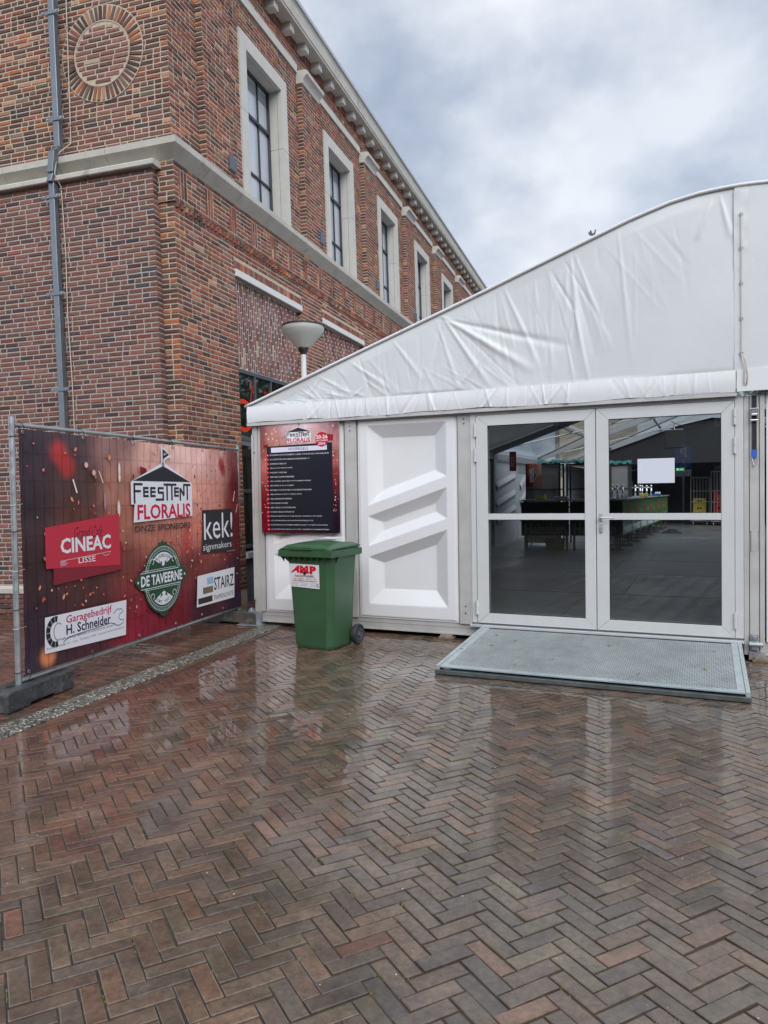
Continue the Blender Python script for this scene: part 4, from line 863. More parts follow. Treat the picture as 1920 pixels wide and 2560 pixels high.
# banner
ban=empty('sponsor_banner',FM@Matrix.Translation((0,-.025,0)),'dark red sponsor banner with tent emblem and sponsor logos tied to the fence','banner')
ctrl=[(.1,1.95,(62,54,66)),(.1,1.5,(58,50,58)),(.1,1.0,(62,48,52)),(.1,.5,(58,46,58)),(.1,.25,(58,50,66)),(.6,1.95,(78,66,74)),(.7,1.6,(78,60,62)),(.7,1.3,(96,62,58)),(.8,.7,(74,50,52)),(.8,.4,(72,46,54)),(1.2,1.95,(140,108,108)),(1.25,1.6,(165,120,108)),(1.3,1.3,(158,104,92)),(1.35,.9,(112,62,58)),(1.4,.6,(118,48,54)),(1.45,.35,(140,40,58)),(1.6,.22,(120,36,56)),
 (1.7,1.9,(205,165,158)),(1.7,1.3,(196,142,126)),(1.8,1.1,(170,108,96)),(2.1,1.95,(226,192,190)),(2.5,1.95,(226,190,188)),(2.5,1.5,(214,160,148)),(2.5,1.15,(190,120,108)),(2.4,.8,(110,52,54)),(2.2,.35,(110,34,46)),(2.5,.3,(66,38,50)),(2.9,1.9,(205,160,158)),(2.9,1.5,(196,140,130)),(2.9,1.0,(130,66,66)),(3.0,.5,(72,42,54)),(3.35,1.9,(140,84,88)),(3.35,1.5,(120,52,58)),(3.35,1.1,(96,44,50)),(3.35,.6,(66,44,58)),(3.35,.25,(56,42,62))]
by=lambda a,b:.007*math.sin(a*2.3+b)+.0035*math.sin(a*9+2*b)+.0025*math.sin(b*17+a*3)
BX1=3.445
mb=MB(); bgsheet(mb,.062,.205,BX1,2.015,190,104,ctrl,0,.45,.35,by,[(.47,1.86,.09,.09,(200,66,64),.85),(.56,1.76,.09,.09,(196,62,62),.8),(3.04,1.86,.06,.08,(150,34,40),.8),(3.07,1.80,.05,.07,(150,34,40),.8),(3.33,1.64,.10,.20,(110,30,38),.75),(.30,.30,.08,.075,(240,150,100),.9),(2.30,1.05,.08,.12,(200,50,50),.5),(3.25,1.3,.2,.3,(120,40,44),.5)])
mbz=mb; bmz=bpy.data.materials.new('banner_cloth'); bmz.use_nodes=True; t=bmz.node_tree; b=t.nodes['Principled BSDF']; n=t.nodes.new; l=t.links.new
a=n('ShaderNodeAttribute'); a.attribute_name='Col'; l(a.outputs['Color'],b.inputs['Base Color']); b.inputs['Roughness'].default_value=.5; b.inputs['Specular IOR Level'].default_value=.15
tcn=n('ShaderNodeTexCoord'); sx=n('ShaderNodeSeparateXYZ'); l(tcn.outputs['Object'],sx.inputs[0])
sh=mth('POWER',mth('ABSOLUTE',mth('COSINE',mth('MULTIPLY',sx.outputs[0],PI/.1))),40.); sv=mth('POWER',mth('ABSOLUTE',mth('COSINE',mth('MULTIPLY',sx.outputs[2],PI/.205))),90.)
bb=n('ShaderNodeBump'); bb.inputs['Strength'].default_value=.55; bb.inputs['Distance'].default_value=.004; wl_=mth('MAXIMUM',sh,mth('MULTIPLY',sv,.5)); dk_=n('ShaderNodeVectorMath'); dk_.operation='SCALE'; l(a.outputs['Color'],dk_.inputs[0]); l(mth('SUBTRACT',1.,mth('MULTIPLY',wl_,.30)),dk_.inputs['Scale']); l(dk_.outputs[0],b.inputs['Base Color']); l(mth('MAXIMUM',sh,mth('MULTIPLY',sv,.5)),bb.inputs['Height']); l(bb.outputs[0],b.inputs['Normal']); MATS['banner_cloth']=bmz
# confetti and light spots printed on the cloth
r3=np.random.default_rng(11); mb.mi=1
def soft(a,b,r,c,rb=None,rot=0,off=.016,nn=4):
    for q in range(nn):
        f_=1-q/nn*.45; bgc=rbf(ctrl,a,b,.45,.35); cc=bgc+(np.array(s2l(c))-bgc)*((q+1)/nn); mb.disc(a,b,r*f_,off+q*.0002,c=tuple(cc),rb=(rb or r)*f_,rot=rot,n=14)
for (a,b,r_,rb,c) in ((.772,1.775,.026,.026,(236,190,186)),(.865,1.714,.026,.028,(230,180,172)),(.885,1.68,.015,.018,(200,120,100)),(1.07,1.85,.02,.028,(235,150,90)),(1.202,1.75,.018,.07,(236,224,220)),(1.202,1.68,.017,.045,(240,230,226)),(1.183,1.41,.022,.08,(238,214,210)),(1.0,1.48,.016,.09,(180,140,150)),(1.75,1.93,.02,.02,(235,185,165))): soft(a,b,r_,c,rb,nn=3)
for (a,b,dx,dz,w_) in ((.953,1.68,.025,-.05,.008),(.631,1.60,.022,-.055,.014),(3.297,1.50,.02,.06,.012),(3.36,1.36,.02,.05,.010)): mb.stroke([(a-dx,b-dz*-1),(a+dx,b-dz)] if False else [(a-dx,b-dz),(a+dx,b+dz)],w_,.0165,c=s2l((245,240,232)))
for q in range(190):
    a=.1+r3.random()*3.3; b=.25+r3.random()*1.7
    if r3.random()<.5: b=.3+r3.beta(2,2.2)*1.25
    bright=.45<b<1.35; r_=.004+r3.random()*.010
    c=[(235,150,120),(225,120,90),(240,190,170),(200,90,70)][r3.integers(4)] if (bright or a<1.2) else [(120,30,36),(90,30,34),(150,50,50)][r3.integers(3)]
    soft(a,b,r_,c,r_*(1+r3.random()),r3.random()*3,nn=2,off=.0155)
for q in range(60):
    a=2.35+r3.random()*1.0; b=1.05+r3.random()*.9; an=1.2+r3.normal(0,.5); ln=.008+r3.random()*.012; mb.stroke([(a-math.cos(an)*ln,b-math.sin(an)*ln),(a+math.cos(an)*ln,b+math.sin(an)*ln)],.006,.0158,c=s2l([(120,34,36),(90,40,38),(150,70,60)][r3.integers(3)]))
mb.sheet([(1.50,1.79),(1.60,1.77),(1.62,1.72),(1.53,1.68)],.016,c=s2l((130,35,45)))
mb.build('banner_cloth',[bmz,prt],ban)
mb=MB(); tentlogo(mb,1.872,1.803,.485,.018,.03); mb.text('ONZE SPONSORS',1.395,1.183,2.342,1.244,.020,c=(.035,.035,.04),bold=.012); mb.build('tent_emblem_print',prt,ban)
O=.017
mb=MB(); mb.sheet([(.285,.968),(1.18,.968-.055+.0),(1.18,1.362),(.285,1.282)],O+.0015,c=s2l((196,58,74))); mb.sheet([(.365,.833),(1.21,.872),(1.21,1.118),(.365,1.118)],O,c=s2l((136,48,60)))
mb.text('Grand Café',.60,1.175,.955,1.272,O+.0025,c=s2l((70,34,44)),shear=.5,bold=-.012); mb.text('CINEAC',.445,1.068,1.056,1.19,O+.003,c=(.78,.78,.8),bold=.03); mb.text('LISSE',.646,.976,.853,1.024,O+.003,c=(.78,.78,.8),bold=.005)
mb.stroke([(.44,1.012),(.80,1.03),(1.055,1.042),(1.03,1.02),(.98,1.012),(.95,1.022)],.004,O+.003,c=(.75,.6,.62))
for q in range(4): mb.stroke([(.437,.985+q*.007),(.50,.988+q*.007)],.003,O+.003,c=(.75,.6,.62))
mb.stroke([(.44,.975),(.50,.978),(.522,.995)],.004,O+.003,c=(.75,.6,.62)); mb.build('cafe_sponsor_print',prt,ban)
mb=MB(); wh=(.78,.78,.82); mb.sheet([(.252,.325),(1.237,.284),(1.255,.592),(.262,.60)],O,c=wh); mg=s2l((190,22,84)); nv_=s2l((44,34,78)); bk=(.03,.03,.035)
mb.text('Garagebedrijf',.488,.497,1.05,.578,O+.001,c=mg,bold=.01); mb.text('H. Schneider',.488,.425,1.033,.505,O+.001,c=nv_,bold=.02)
mb.text('APK keuring, reparaties en onderhoud van uw auto',.43,.388,1.07,.412,O+.001,c=bk,bold=.0); mb.text('Rooversbroekdijk 131   Lisse   Tel 0252-213348   www.autohandel-schneider.nl',.272,.346,1.212,.368,O+.001,c=(.2,.2,.24))
mb.stroke(arc(.372,.474,.082,.098,75,285,16),[.045]*17,O+.001,c=bk); mb.stroke(arc(.40,.470,.050,.066,50,300,14),.010,O+.0014,c=(.35,.35,.38)); mb.stroke([(.45,.375),(.52,.405),(1.04,.425),(1.10,.40)],.006,O+.0012,c=bk)
mb.stroke([(1.07,.50),(1.12,.53),(1.18,.525),(1.205,.50),(1.16,.485),(1.14,.455),(1.16,.43),(1.21,.43),(1.20,.40),(1.15,.385),(1.10,.395),(1.07,.42)],.007,O+.0012,c=(.12,.1,.2)); 
for q in range(7): t_=R(95+q*28); mb.stroke([(.372+.060*math.cos(t_),.474+.074*math.sin(t_)),(.372+.106*math.cos(t_),.474+.122*math.sin(t_))],.004,O+.0016,c=(.6,.6,.6))
mb.build('garage_sponsor_print',prt,ban)
mb=MB(); mb.sheet([(2.565,.895),(3.235,.875),(3.262,1.357),(2.585,1.357)],O,c=s2l((58,56,58))); mb.text('kek!',2.612,1.035,3.245,1.322,O+.001,c=wh,bold=.0); mb.text('signmakers',2.585,.90,3.215,.995,O+.001,c=wh,bold=-.005); mb.text('WE SIGN BY',3.108,.868,3.30,.882,O+.001,c=(.6,.5,.5)); mb.build('signmaker_print',prt,ban)
mb=MB(); mb.sheet([(2.435,.338),(3.258,.332),(3.275,.68),(2.462,.665)],O,c=wh); mb.text('STAIRZ',2.80,.472,3.25,.610,O+.001,c=bk,bold=.01); mb.text('TRAPRENOVATIE',2.785,.365,3.236,.416,O+.001,c=(.12,.12,.13)); 
mb.rect(2.655,.552,2.786,.627,O+.001,c=s2l((150,190,220))); mb.rect(2.565,.46,2.775,.528,O+.001,c=s2l((122,108,92))); mb.rect(2.466,.362,2.76,.425,O+.001,c=s2l((66,56,50))); mb.build('stair_sponsor_print',prt,ban)
mb=MB(); gn=s2l((44,82,58)); TX_,TZ_=1.838,.717
mb.disc(TX_,TZ_,.325,O,c=gn,rb=.335,n=40); mb.sheet([(1.385,.735),(1.42,.765),(1.47,.80),(1.55,.83),(2.12,.83),(2.20,.79),(2.265,.745),(2.22,.69),(2.14,.635),(1.54,.62),(1.45,.66),(1.40,.70)],O+.0004,c=gn)
mb.sheet([(1.76,1.03),(1.765,1.07),(1.80,1.062),(1.825,1.085),(1.83,1.105),(1.84,1.08),(1.87,1.062),(1.905,1.075),(1.92,1.03),(1.84,1.01)],O+.0003,c=gn); mb.sheet([(1.76,.41),(1.78,.365),(1.82,.36),(1.84,.335),(1.86,.36),(1.90,.37),(1.92,.41)],O+.0003,c=gn)
def ringp(r0,rb,w_,o): mb.stroke([(TX_+r0*math.cos(2*PI*k/48),TZ_+rb*math.sin(2*PI*k/48)) for k in range(49)],w_,o,c=wh)
ringp(.30,.31,.005,O+.001); ringp(.268,.277,.004,O+.001)
for k in range(72): t_=2*PI*k/72; mb.disc(TX_+.284*math.cos(t_),TZ_+.294*math.sin(t_),.005,O+.001,c=wh,n=6)
for sg in (1,-1):
    mb.sheet([(TX_,TZ_+sg*.12)]+[(TX_+.245*math.cos(R(q)),TZ_+sg*.255*math.sin(R(q))) for q in range(50,135,8)],O+.001,c=wh)
    for q,ch in enumerate('VRIENDSCHAP' if sg>0 else 'KOMT THUIS'):
        if ch==' ': continue
        n_c=11 if sg>0 else 10; an=R((130-(q+.5)*80/n_c) if sg>0 else (230+(q+.5)*80/n_c)); rr=.215; cx_,cz_=TX_+rr*math.cos(an),TZ_+rr*math.sin(an)*1.04; v_,f_=text_mesh(ch,.02)
        ro=an-PI/2 if sg>0 else an+PI/2; vv=(v_-v_.mean(0))*np.array([.034,.046]); mb.add([(cx_+x*math.cos(ro)-z*math.sin(ro),-(O+.002),cz_+x*math.sin(ro)+z*math.cos(ro)) for x,z in vv],f_,c=gn)
    for sx_ in (-1,1):
        mb.stroke([(TX_+sx_*(.02+.015*math.sin(k*.5)+.008*k),TZ_+sg*(.125+.012*k)+.01*math.cos(k)) for k in range(6)],.007,O+.002,c=gn)
        cx_,cz_=TX_+sx_*.175,TZ_+sg*.165; mb.stroke([(cx_+sx_*(.045-.006*k)*math.cos(k*.75),cz_+(.05-.006*k)*math.sin(k*.75)) for k in range(8)],.007,O+.001,c=wh)
        mb.disc(TX_+sx_*.035,TZ_+sg*.155,.014,O+.0022,c=gn)
mb.rect(1.50,.655,2.14,.800,O+.0015,c=gn)
mb.stroke([(1.47,.797),(2.10,.797)],.006,O+.002,c=wh); mb.stroke([(1.50,.814),(2.05,.814)],.004,O+.002,c=wh); mb.stroke([(1.47,.648),(2.12,.648)],.006,O+.002,c=wh); mb.stroke([(1.53,.632),(2.08,.632)],.004,O+.002,c=wh)
mb.text('DE TAVEERNE',1.475,.672,2.165,.772,O+.0025,c=wh,bold=.03); mb.disc(1.43,.72,.012,O+.0025,c=wh); mb.disc(2.21,.722,.012,O+.0025,c=wh)
mb.build('tavern_sponsor_print',prt,ban)
# ties and eyelets round the banner
mb2=[(.10,2.015,1),(.75,2.02,1),(1.42,2.02,1),(2.05,2.02,1),(2.62,2.02,1),(3.10,2.02,1),(.10,.21,-1),(.80,.21,-1),(1.45,.215,-1),(2.05,.22,-1),(2.55,.225,-1),(3.0,.225,-1)]
for (x,z,s_) in mb2:
    mb=MB(); zz=2.05 if s_>0 else .178; mb.tube([(x+.02*math.cos(t),.0+.028*math.sin(t)+.012,zz+.03*math.cos(t)*-s_-.01*s_) for t in np.linspace(0,2*PI,11)],.0028,5); mb.tube([(x,-.018,z-s_*.02),(x+.006,-.022,z-s_*.045)],.0025,5); mb.build('cable_tie',black,ban)
    mb=MB(); mb.tube([(x+.011*math.cos(t),-.008,z-s_*.022+.011*math.sin(t)) for t in np.linspace(0,2*PI,11)],.003,5); mb.build('eyelet',galv,ban)
for (x,z,m_) in ((.05,1.96,black),(.05,1.46,galv),(.05,1.27,black),(.05,.98,galv),(.05,.70,black),(.05,.56,galv),(.05,.24,black),(3.46,1.5,black),(3.46,1.05,black),(3.46,.62,galv),(3.46,.28,black)):
    mb=MB(); mb.tube([(x-.02+.028*math.cos(t),.025+.026*math.sin(t),z+.004*math.cos(t)) for t in np.linspace(0,2*PI,11)],.003,5); mb.tube([(x,-.0,z),(x+.03,-.008,z+.008)],.0025,5); mb.build('cable_tie',m_,ban)
# fence feet
def foot(x,y,a,label,mt):
    o=empty('fence_foot',FM@Matrix.Translation((x,y,0))@Matrix.Rotation(a,4,'Z'),label,'fence foot','rubber and concrete feet under the fence')
    mb=MB(); l_,w_,h_=.36,.115,.150
    mb.prism([(-l_,.0),(-l_+.22,.0),(-l_+.24,.02),(l_-.24,.02),(l_-.22,0),(l_,0),(l_,h_-.02),(l_-.02,h_),(-l_+.02,h_),(-l_,h_-.02)],-w_,w_); mb.build('block',mt,o,bevel=.012,seg=2)
    mb=MB(); 
    for q in (-.2,0,.2): mb.tube([(q,0,h_+.0),(q,0,h_+.004)],.028,14)
    mb.build('post_socket',mat('socket_dark',(.012,.012,.012),.8),o)
rub=mat('worn_rubber',(.050,.055,.058),.55,ns=9,na=.45,bump=.6,bs=25,dirt=((.20,.18,.14),7,.55,.6)); rub2=mat('worn_concrete',(.075,.066,.054),.85,ns=9,na=.35,bump=.6,bs=25,dirt=((.26,.23,.19),6,.56,.7))
foot(.16,.02,R(3),'dark rubber fence foot under the left end of the banner',rub); foot(3.46,.06,R(82),'worn mottled fence foot between the banner and the tent corner',rub2)
# ================================================================ house rules board
brd=empty('house_rules_board',TM@Matrix.Translation((0,-.105+.03,0)),'portrait red and black house rules poster on the white tent panel','poster')
ctrl2=[(.15,2.3,(96,48,56)),(.3,2.3,(190,135,130)),(.5,2.3,(220,190,196)),(.7,2.3,(232,210,216)),(1.0,2.3,(190,150,156)),(1.12,2.3,(120,70,80)),(.15,2.15,(140,70,66)),(.3,2.15,(200,140,128)),(.9,2.15,(226,180,178)),(1.1,2.1,(190,130,128)),(.16,2.0,(150,78,68)),(.2,1.85,(190,120,108)),(.18,1.7,(170,90,80)),(.17,1.55,(120,40,40)),(.17,1.4,(124,14,34)),(.17,1.2,(120,12,34)),(.3,1.09,(90,16,30)),(.6,1.09,(60,20,30)),(1.0,1.09,(30,18,30)),(1.11,1.2,(32,18,34)),(1.11,1.4,(56,20,40)),(1.1,1.55,(90,30,44)),(1.1,1.7,(130,48,52)),(1.1,1.9,(170,100,96))]
mb=MB(); mb.box(.140,-.0,1.080,1.152,.006,2.318); mb.build('board',white_pl,brd)
mb=MB(); bgsheet(mb,.140,1.080,1.152,2.318,60,74,ctrl2,.001,.22,.2); O=.002
def sp(a,b,r_,c,rb=None,rot=0): mb.disc(a,b,r_,O,c=s2l(c),rb=rb,rot=rot,n=10)
for q in range(70):
    a=.15+.09*r3.random() if q%2 else 1.07+.075*r3.random(); b=1.3+r3.random()*.75; sp(a,b,.003+r3.random()*.005,[(240,150,110),(250,200,180),(200,70,50)][r3.integers(3)],None)
for (a,b) in ((.33,2.25),(.30,2.20),(.35,2.22),(.22,2.20),(.31,2.14),(.36,2.12),(.25,2.14),(1.08,2.25)): sp(a,b,.008,(250,215,195),.010)
for (a,b) in ((.20,2.10),(.44,2.14),(.47,2.16),(.40,2.075),(1.04,2.27),(1.10,1.95),(1.08,1.90)): mb.stroke([(a-.008,b-.012),(a+.008,b+.012)],.008,O,c=s2l((110,30,40)))
mb.sheet([(.18,2.075),(.245,2.08),(.245,2.04),(.19,2.04)],O+.0002,c=s2l((120,24,36))); mb.sheet([(.99,2.17),(1.085,2.155),(1.075,2.09),(1.0,2.09)],O+.0002,c=s2l((150,34,50)))
mb.build('poster_background',glossprt,brd)
mb=MB(); O=.0035; dk2=s2l((30,34,44))
mb.sheet([(.230,1.115),(1.070,1.105),(1.066,2.072),(.228,2.055)],O,c=dk2); mb.sheet([(.286,1.985),(1.002,1.994),(1.002,2.045),(.286,2.040)],O+.0006,c=s2l((222,222,240))); mb.text('HUISREGELS',.518,2.003,.766,2.033,O+.001,c=dk2,bold=.0)
RULES=['HET BETREDEN VAN HET EVENEMENT IS GEHEEL VOOR EIGEN RISICO VAN DE BEZOEKER','VOLG INSTRUCTIES VAN DE BEVEILIGINGSMEDEWERKERS OP','LEGITIMATIE IS VERPLICHT','GEEN ALCOHOL ONDER DE 18 JAAR','ROKEN NIET TOEGESTAAN','GEEN EIGEN CONSUMPTIE MEENEMEN','GEEN GLASWERK (BIERFLESJES) OP HET EVENEMENTENTERREIN','GEEN WAPENS, DRUGS OF VUURWERK','DEPONEER UW VUIL IN DE HIERVOOR AANWEZIGE AFVALBAKKEN','GEEN HINDERLIJK OF AANSTOOTGEVEND GEDRAG','GEEN ONGEWENSTE INTIMITEITEN','GEEN AGRESSIE OF RACISME','GEEN OVERLAST DOOR DRONKENSCHAP','VOORKOM OVERLAST VOOR DE BUURT','FIETSEN, BROMFIETSEN EN SCOOTERS ZIJN NIET TOEGESTAAN OP HET TERREIN','VAN STRAFBARE FEITEN DOEN WIJ ALTIJD AANGIFTE BIJ DE POLITIE','BIJ HET BETREDEN VAN HET EVENEMENTENTERREIN AANVAARDT U AUTOMATISCH DEZE HUISREGELS','ALS U ZICH NIET AAN DE HUISREGELS HOUDT, WORDT U VERWIJDERD VAN HET EVENEMENTENTERREIN']
RW_=[.76,.515,.22,.295,.22,.315,.53,.31,.535,.41,.28,.225,.33,.31,.66,.55,.735,.745]
for k,(r_,w_) in enumerate(zip(RULES,RW_)):
    z=1.957-k*.0493; mb.text(r_,.266,z-.0075,.266+w_,z+.0075,O+.001,c=(.72,.72,.76),bold=.006,res=1); mb.disc(.236,z,.0165,O+.0008,c=s2l((208,30,60)),n=14); mb.text(str(k+1),.230 if k<9 else .226,z-.006,.240 if k<9 else .246,z+.006,O+.0012,c=(.8,.7,.72),res=1)
mb.disc(.941,2.109,.081,O+.002,c=s2l((208,24,52)),n=36); mb.text('20-26',.868,2.115,1.014,2.158,O+.003,c=wh,bold=.03); mb.text('SEPTEMBER',.866,2.088,1.018,2.105,O+.003,c=wh,bold=.012); mb.text('2024',.896,2.048,.984,2.076,O+.003,c=wh,bold=.03)
mb.build('rules_print',glossprt,brd)
mb=MB(); tentlogo(mb,.645,2.252,.153,.004,0.008); mb.build('tent_emblem_print',prt,brd)
mb=MB()
for a,b in ((.155,2.305),(1.138,2.305),(.155,1.094),(1.138,1.094)): mb.tube([(a,-.0035,b),(a,-.006,b)],.006,8)
mb.build('screw',galv,brd)
# ================================================================ wheeled bin
bx=nrm((.876,-.482,0)); byv=nrm((.482,.876,0))
bin_=empty('wheeled_bin',mframe((-.895,7.065,.003),bx,byv,(0,0,1)),'green plastic wheeled waste bin with white sticker standing before the tent wall','waste bin')
gp=mat('green_plastic',(.040,.105,.048),.36,ns=2,na=.22,bump=.06,bs=50,rv=.06,spec=.5,dirt=((.10,.15,.08),2.2,.68,.35))
def loft(mb,rings,close=True):
    n=len(rings[0]); vs=[p for r in rings for p in r]; fs=[(i*n+k,i*n+(k+1)%n,(i+1)*n+(k+1)%n,(i+1)*n+k) for i in range(len(rings)-1) for k in range(n)]
    fs+=[tuple(range(n-1,-1,-1)),tuple((len(rings)-1)*n+k for k in range(n))]; mb.add(vs,fs)
def ring(x0,x1,y0,y1,z,ch,chr_=None):
    c=ch; r=chr_ or ch
    return [(x0+c,y0,z),(x1-r*1.9,y0-.004,z),(x1-r*.5,y0+r*.55,z),(x1,y0+r*2.2,z),(x1,y1-c,z),(x1-c,y1,z),(x0+c,y1,z),(x0,y1-c,z),(x0,y0+c,z)]
mb=MB(); loft(mb,[ring(.012,.418,.008,.385,0,.02,.03),ring(.0,.428,0,.392,.03,.02,.03),ring(-.012,.436,-.012,.405,.25,.022,.03),ring(-.05,.455,-.03,.435,.80,.025,.03),ring(-.058,.460,-.035,.445,.90,.025,.03)])
for zz_ in (.30,.50): pass
body=mb.build('body',gp,bin_,bevel=.004)
mb=MB(); mb.box(-.110,-.070,.895,.480,.475,.93); mb.box(-.125,-.085,.902,.495,.485,.965)
for q in range(8): x=-.09+q*.07; mb.prismx([(-.033,.90),(-.09,.90),(-.035,.845)],x,x+.006)
mb.prism([(-.14,.9),(-.062,.9),(-.062,.84)],.0,.02); mb.prism([(.455,.9),(.50,.9),(.46,.84)],.05,.07)
mb.build('rim',gp,bin_,bevel=.006,seg=2)
# lid: shallow dome with wavy front flap
mb=MB(); vs=[];fs=[]; nx,ny=28,26
for i in range(nx+1):
    for j in range(ny+1):
        u=i/nx; v=j/ny; x=-.112+.595*u; y=-.078+.55*v
        ed=min(1,min(u,1-u)/.10)*min(1,min(v,1-v)/.07); z=.975+.030*ed**.7+.030*math.sin(PI*u)*math.sin(PI*min(1,v*1.1))+.018*v
        if v<.16: z+=.022*math.sin(PI*min(1,max(0,(u-.03)/.45)))*(1-v/.16)*(1 if u<.48 else 0)-.010*math.sin(PI*max(0,(u-.48)/.52))*(1-v/.16)
        if .2<v<.22 or .2<u*0+v*0: pass
        vs.append((x,y,z))
for i in range(nx):
    for j in range(ny): a=i*(ny+1)+j; fs.append((a,a+ny+1,a+ny+2,a+1))
mb.add(vs,fs); lid=mb.build('lid',gp,bin_,smooth=True); md=lid.modifiers.new('s','SOLIDIFY'); md.thickness=.012
mb=MB(); mb.box(-.06,-.085,.966,.43,-.06,.992); mb.box(.02,-.097,.968,.28,-.085,1.0); mb.box(-.095,-.06,.966,.47,.44,.985); mb.build('lid_handle',gp,bin_,bevel=.004)
mb=MB(); mb.tube([(-.02,.515,.985),(.42,.515,.985)],.016,10); mb.box(-.03,.46,.95,.0,.52,1.0); mb.box(.40,.46,.95,.43,.52,1.0); mb.box(.18,.46,.95,.21,.52,1.0); mb.build('push_handle',gp,bin_)
mb=MB(); mb.add([(.12,.22,1.062),(.33,.22,1.062),(.33,.42,1.068),(.12,.42,1.068)],[(0,1,2,3)]); mb.build('lid_sticker',white_pl,bin_)
mb=MB(); mb.tube([(-.02,.40,.10),(.50,.40,.10)],.014,8); mb.build('axle',galv,bin_)
for x in (.478,-.085):
    mb=MB(); mb.X=lambda a,b,c,x=x:(x+c,.40+a,.102+b); mb.lathe([(.0,-.02),(.070,-.02),(.092,-.028),(.1,-.018),(.1,.018),(.092,.028),(.070,.02),(.0,.02)],n=36); wh_=mb.build('wheel',mat('tyre_black',(.03,.031,.034),.6,ns=20,na=.2),bin_,smooth=False)
    mb=MB(); mb.X=lambda a,b,c,x=x:(x+c,.40+a,.102+b); mb.lathe([(.0,.024),(.018,.03),(.022,.02),(.05,.010),(.056,.024),(.064,.024)],n=24)
    for q in range(6): t_=q*PI/3; mb.add([(.02*math.cos(t_-.3),.02*math.sin(t_-.3),.024),(.055*math.cos(t_-.12),.055*math.sin(t_-.12),.022),(.055*math.cos(t_+.12),.055*math.sin(t_+.12),.022),(.02*math.cos(t_+.3),.02*math.sin(t_+.3),.024)],[(0,1,2,3)])
    mb.build('rim',mat('hub_grey',(.09,.10,.11),.45),wh_)
def tilt(z): return -.0 -.0
mb=MB(); 
def XS(a,y,b): return (a,-.036+ (y) +.018*(.82-b)/.5*.9,b)   # follows the tapering front
mb.X=XS; mb.sheet([(-.026,.607),(.322,.594),(.325,.826),(-.028,.832)],.004,c=(.76,.75,.76)); rd=(.62,.015,.03); bk=(.03,.03,.03)
mb.text('A',-.010,.745,.095,.815,.006,c=rd,bold=.06,shear=.5); mb.text('M',.100,.738,.200,.815,.006,c=rd,bold=.07); mb.text('P',.215,.735,.292,.813,.006,c=rd,bold=.07)
mb.rect(.08,.748,.11,.760,.0065,c=rd); mb.rect(.185,.745,.225,.757,.0065,c=rd); mb.disc(.155,.742,.018,.007,c=bk)
mb.text('ROLCONTAINERS',.040,.704,.262,.724,.006,c=bk,bold=.02); mb.text('Tel. 0252 - 37 31 91',.015,.678,.285,.695,.006,c=(.55,.08,.08),bold=.012); mb.text('WWW.AMPROLCONTAINERS.NL',.005,.660,.295,.671,.006,c=bk,bold=.01)
for x0,a_,b_,c_ in ((-.005,'AANHANGERS','VAT 28M','verhuur'),(.10,'MINICONTAINERS','VUIL-AFVOER','Plaatspapier'),(.215,'IJS EXTRA','RT-WC-BAK','Kerkstraat')):
    for q,tx in enumerate((a_,b_,c_)): mb.text(tx,x0,.643-q*.014,x0+.085,.650-q*.014,.006,c=((.5,.1,.1),(.1,.1,.25),(.1,.1,.1))[q],res=1)
mb.stroke(arc(.305,.628,.010,.013,40,330,10),.005,.006,c=(.05,.05,.25)); mb.build('sticker',prt,body)
# ================================================================ street lamp
LPX,LPY=-1.085,10.05
lp=empty('street_lamp',place(LPX,LPY,0),'white post street lamp with frosted cone shade rising behind the tent eave','street lamp')
mb=MB(); mb.lathe([(.0,0),(.055,0),(.055,1.2),(.042,1.25),(.038,3.46)],n=20); mb.build('post',mat('post_white',(.66,.66,.65),.4),lp,smooth=True)
mb=MB(); mb.lathe([(.04,3.45),(.045,3.475),(.070,3.515),(.078,3.545),(.06,3.55)],n=28); mb.build('socket',blackp,lp,smooth=True)
fm=mat('frosted_shade',(.85,.86,.78),.3); t=fm.node_tree; b=t.nodes['Principled BSDF']; o_=[q for q in t.nodes if q.type=='OUTPUT_MATERIAL'][0]; tl=t.nodes.new('ShaderNodeBsdfTranslucent'); tl.inputs[0].default_value=(.85,.86,.78,1); tr=t.nodes.new('ShaderNodeBsdfTransparent'); m1=t.nodes.new('ShaderNodeMixShader'); m1.inputs[0].default_value=.45; m2=t.nodes.new('ShaderNodeMixShader'); m2.inputs[0].default_value=.18
t.links.new(b.outputs[0],m1.inputs[1]); t.links.new(tl.outputs[0],m1.inputs[2]); t.links.new(m1.outputs[0],m2.inputs[1]); t.links.new(tr.outputs[0],m2.inputs[2]); t.links.new(m2.outputs[0],o_.inputs[0])
mb=MB(); mb.lathe([(.078,3.545),(.135,3.60),(.235,3.70),(.285,3.765),(.292,3.80),(.285,3.835)],n=48); mb.build('lamp_shade',fm,lp,smooth=True)
mb=MB(); mb.lathe([(.295,3.835),(.298,3.842),(.285,3.856),(.15,3.875),(.0,3.88)],n=48); mb.lathe([(.0,3.834),(.29,3.834),(.295,3.835)],n=48); mb.build('cap',blackp,lp,smooth=True)
mb=MB(); mb.lathe([(.0,3.56),(.03,3.56),(.03,3.72),(.022,3.76),(.0,3.76)],n=14); mb.build('bulb',white_pl,lp,smooth=True)
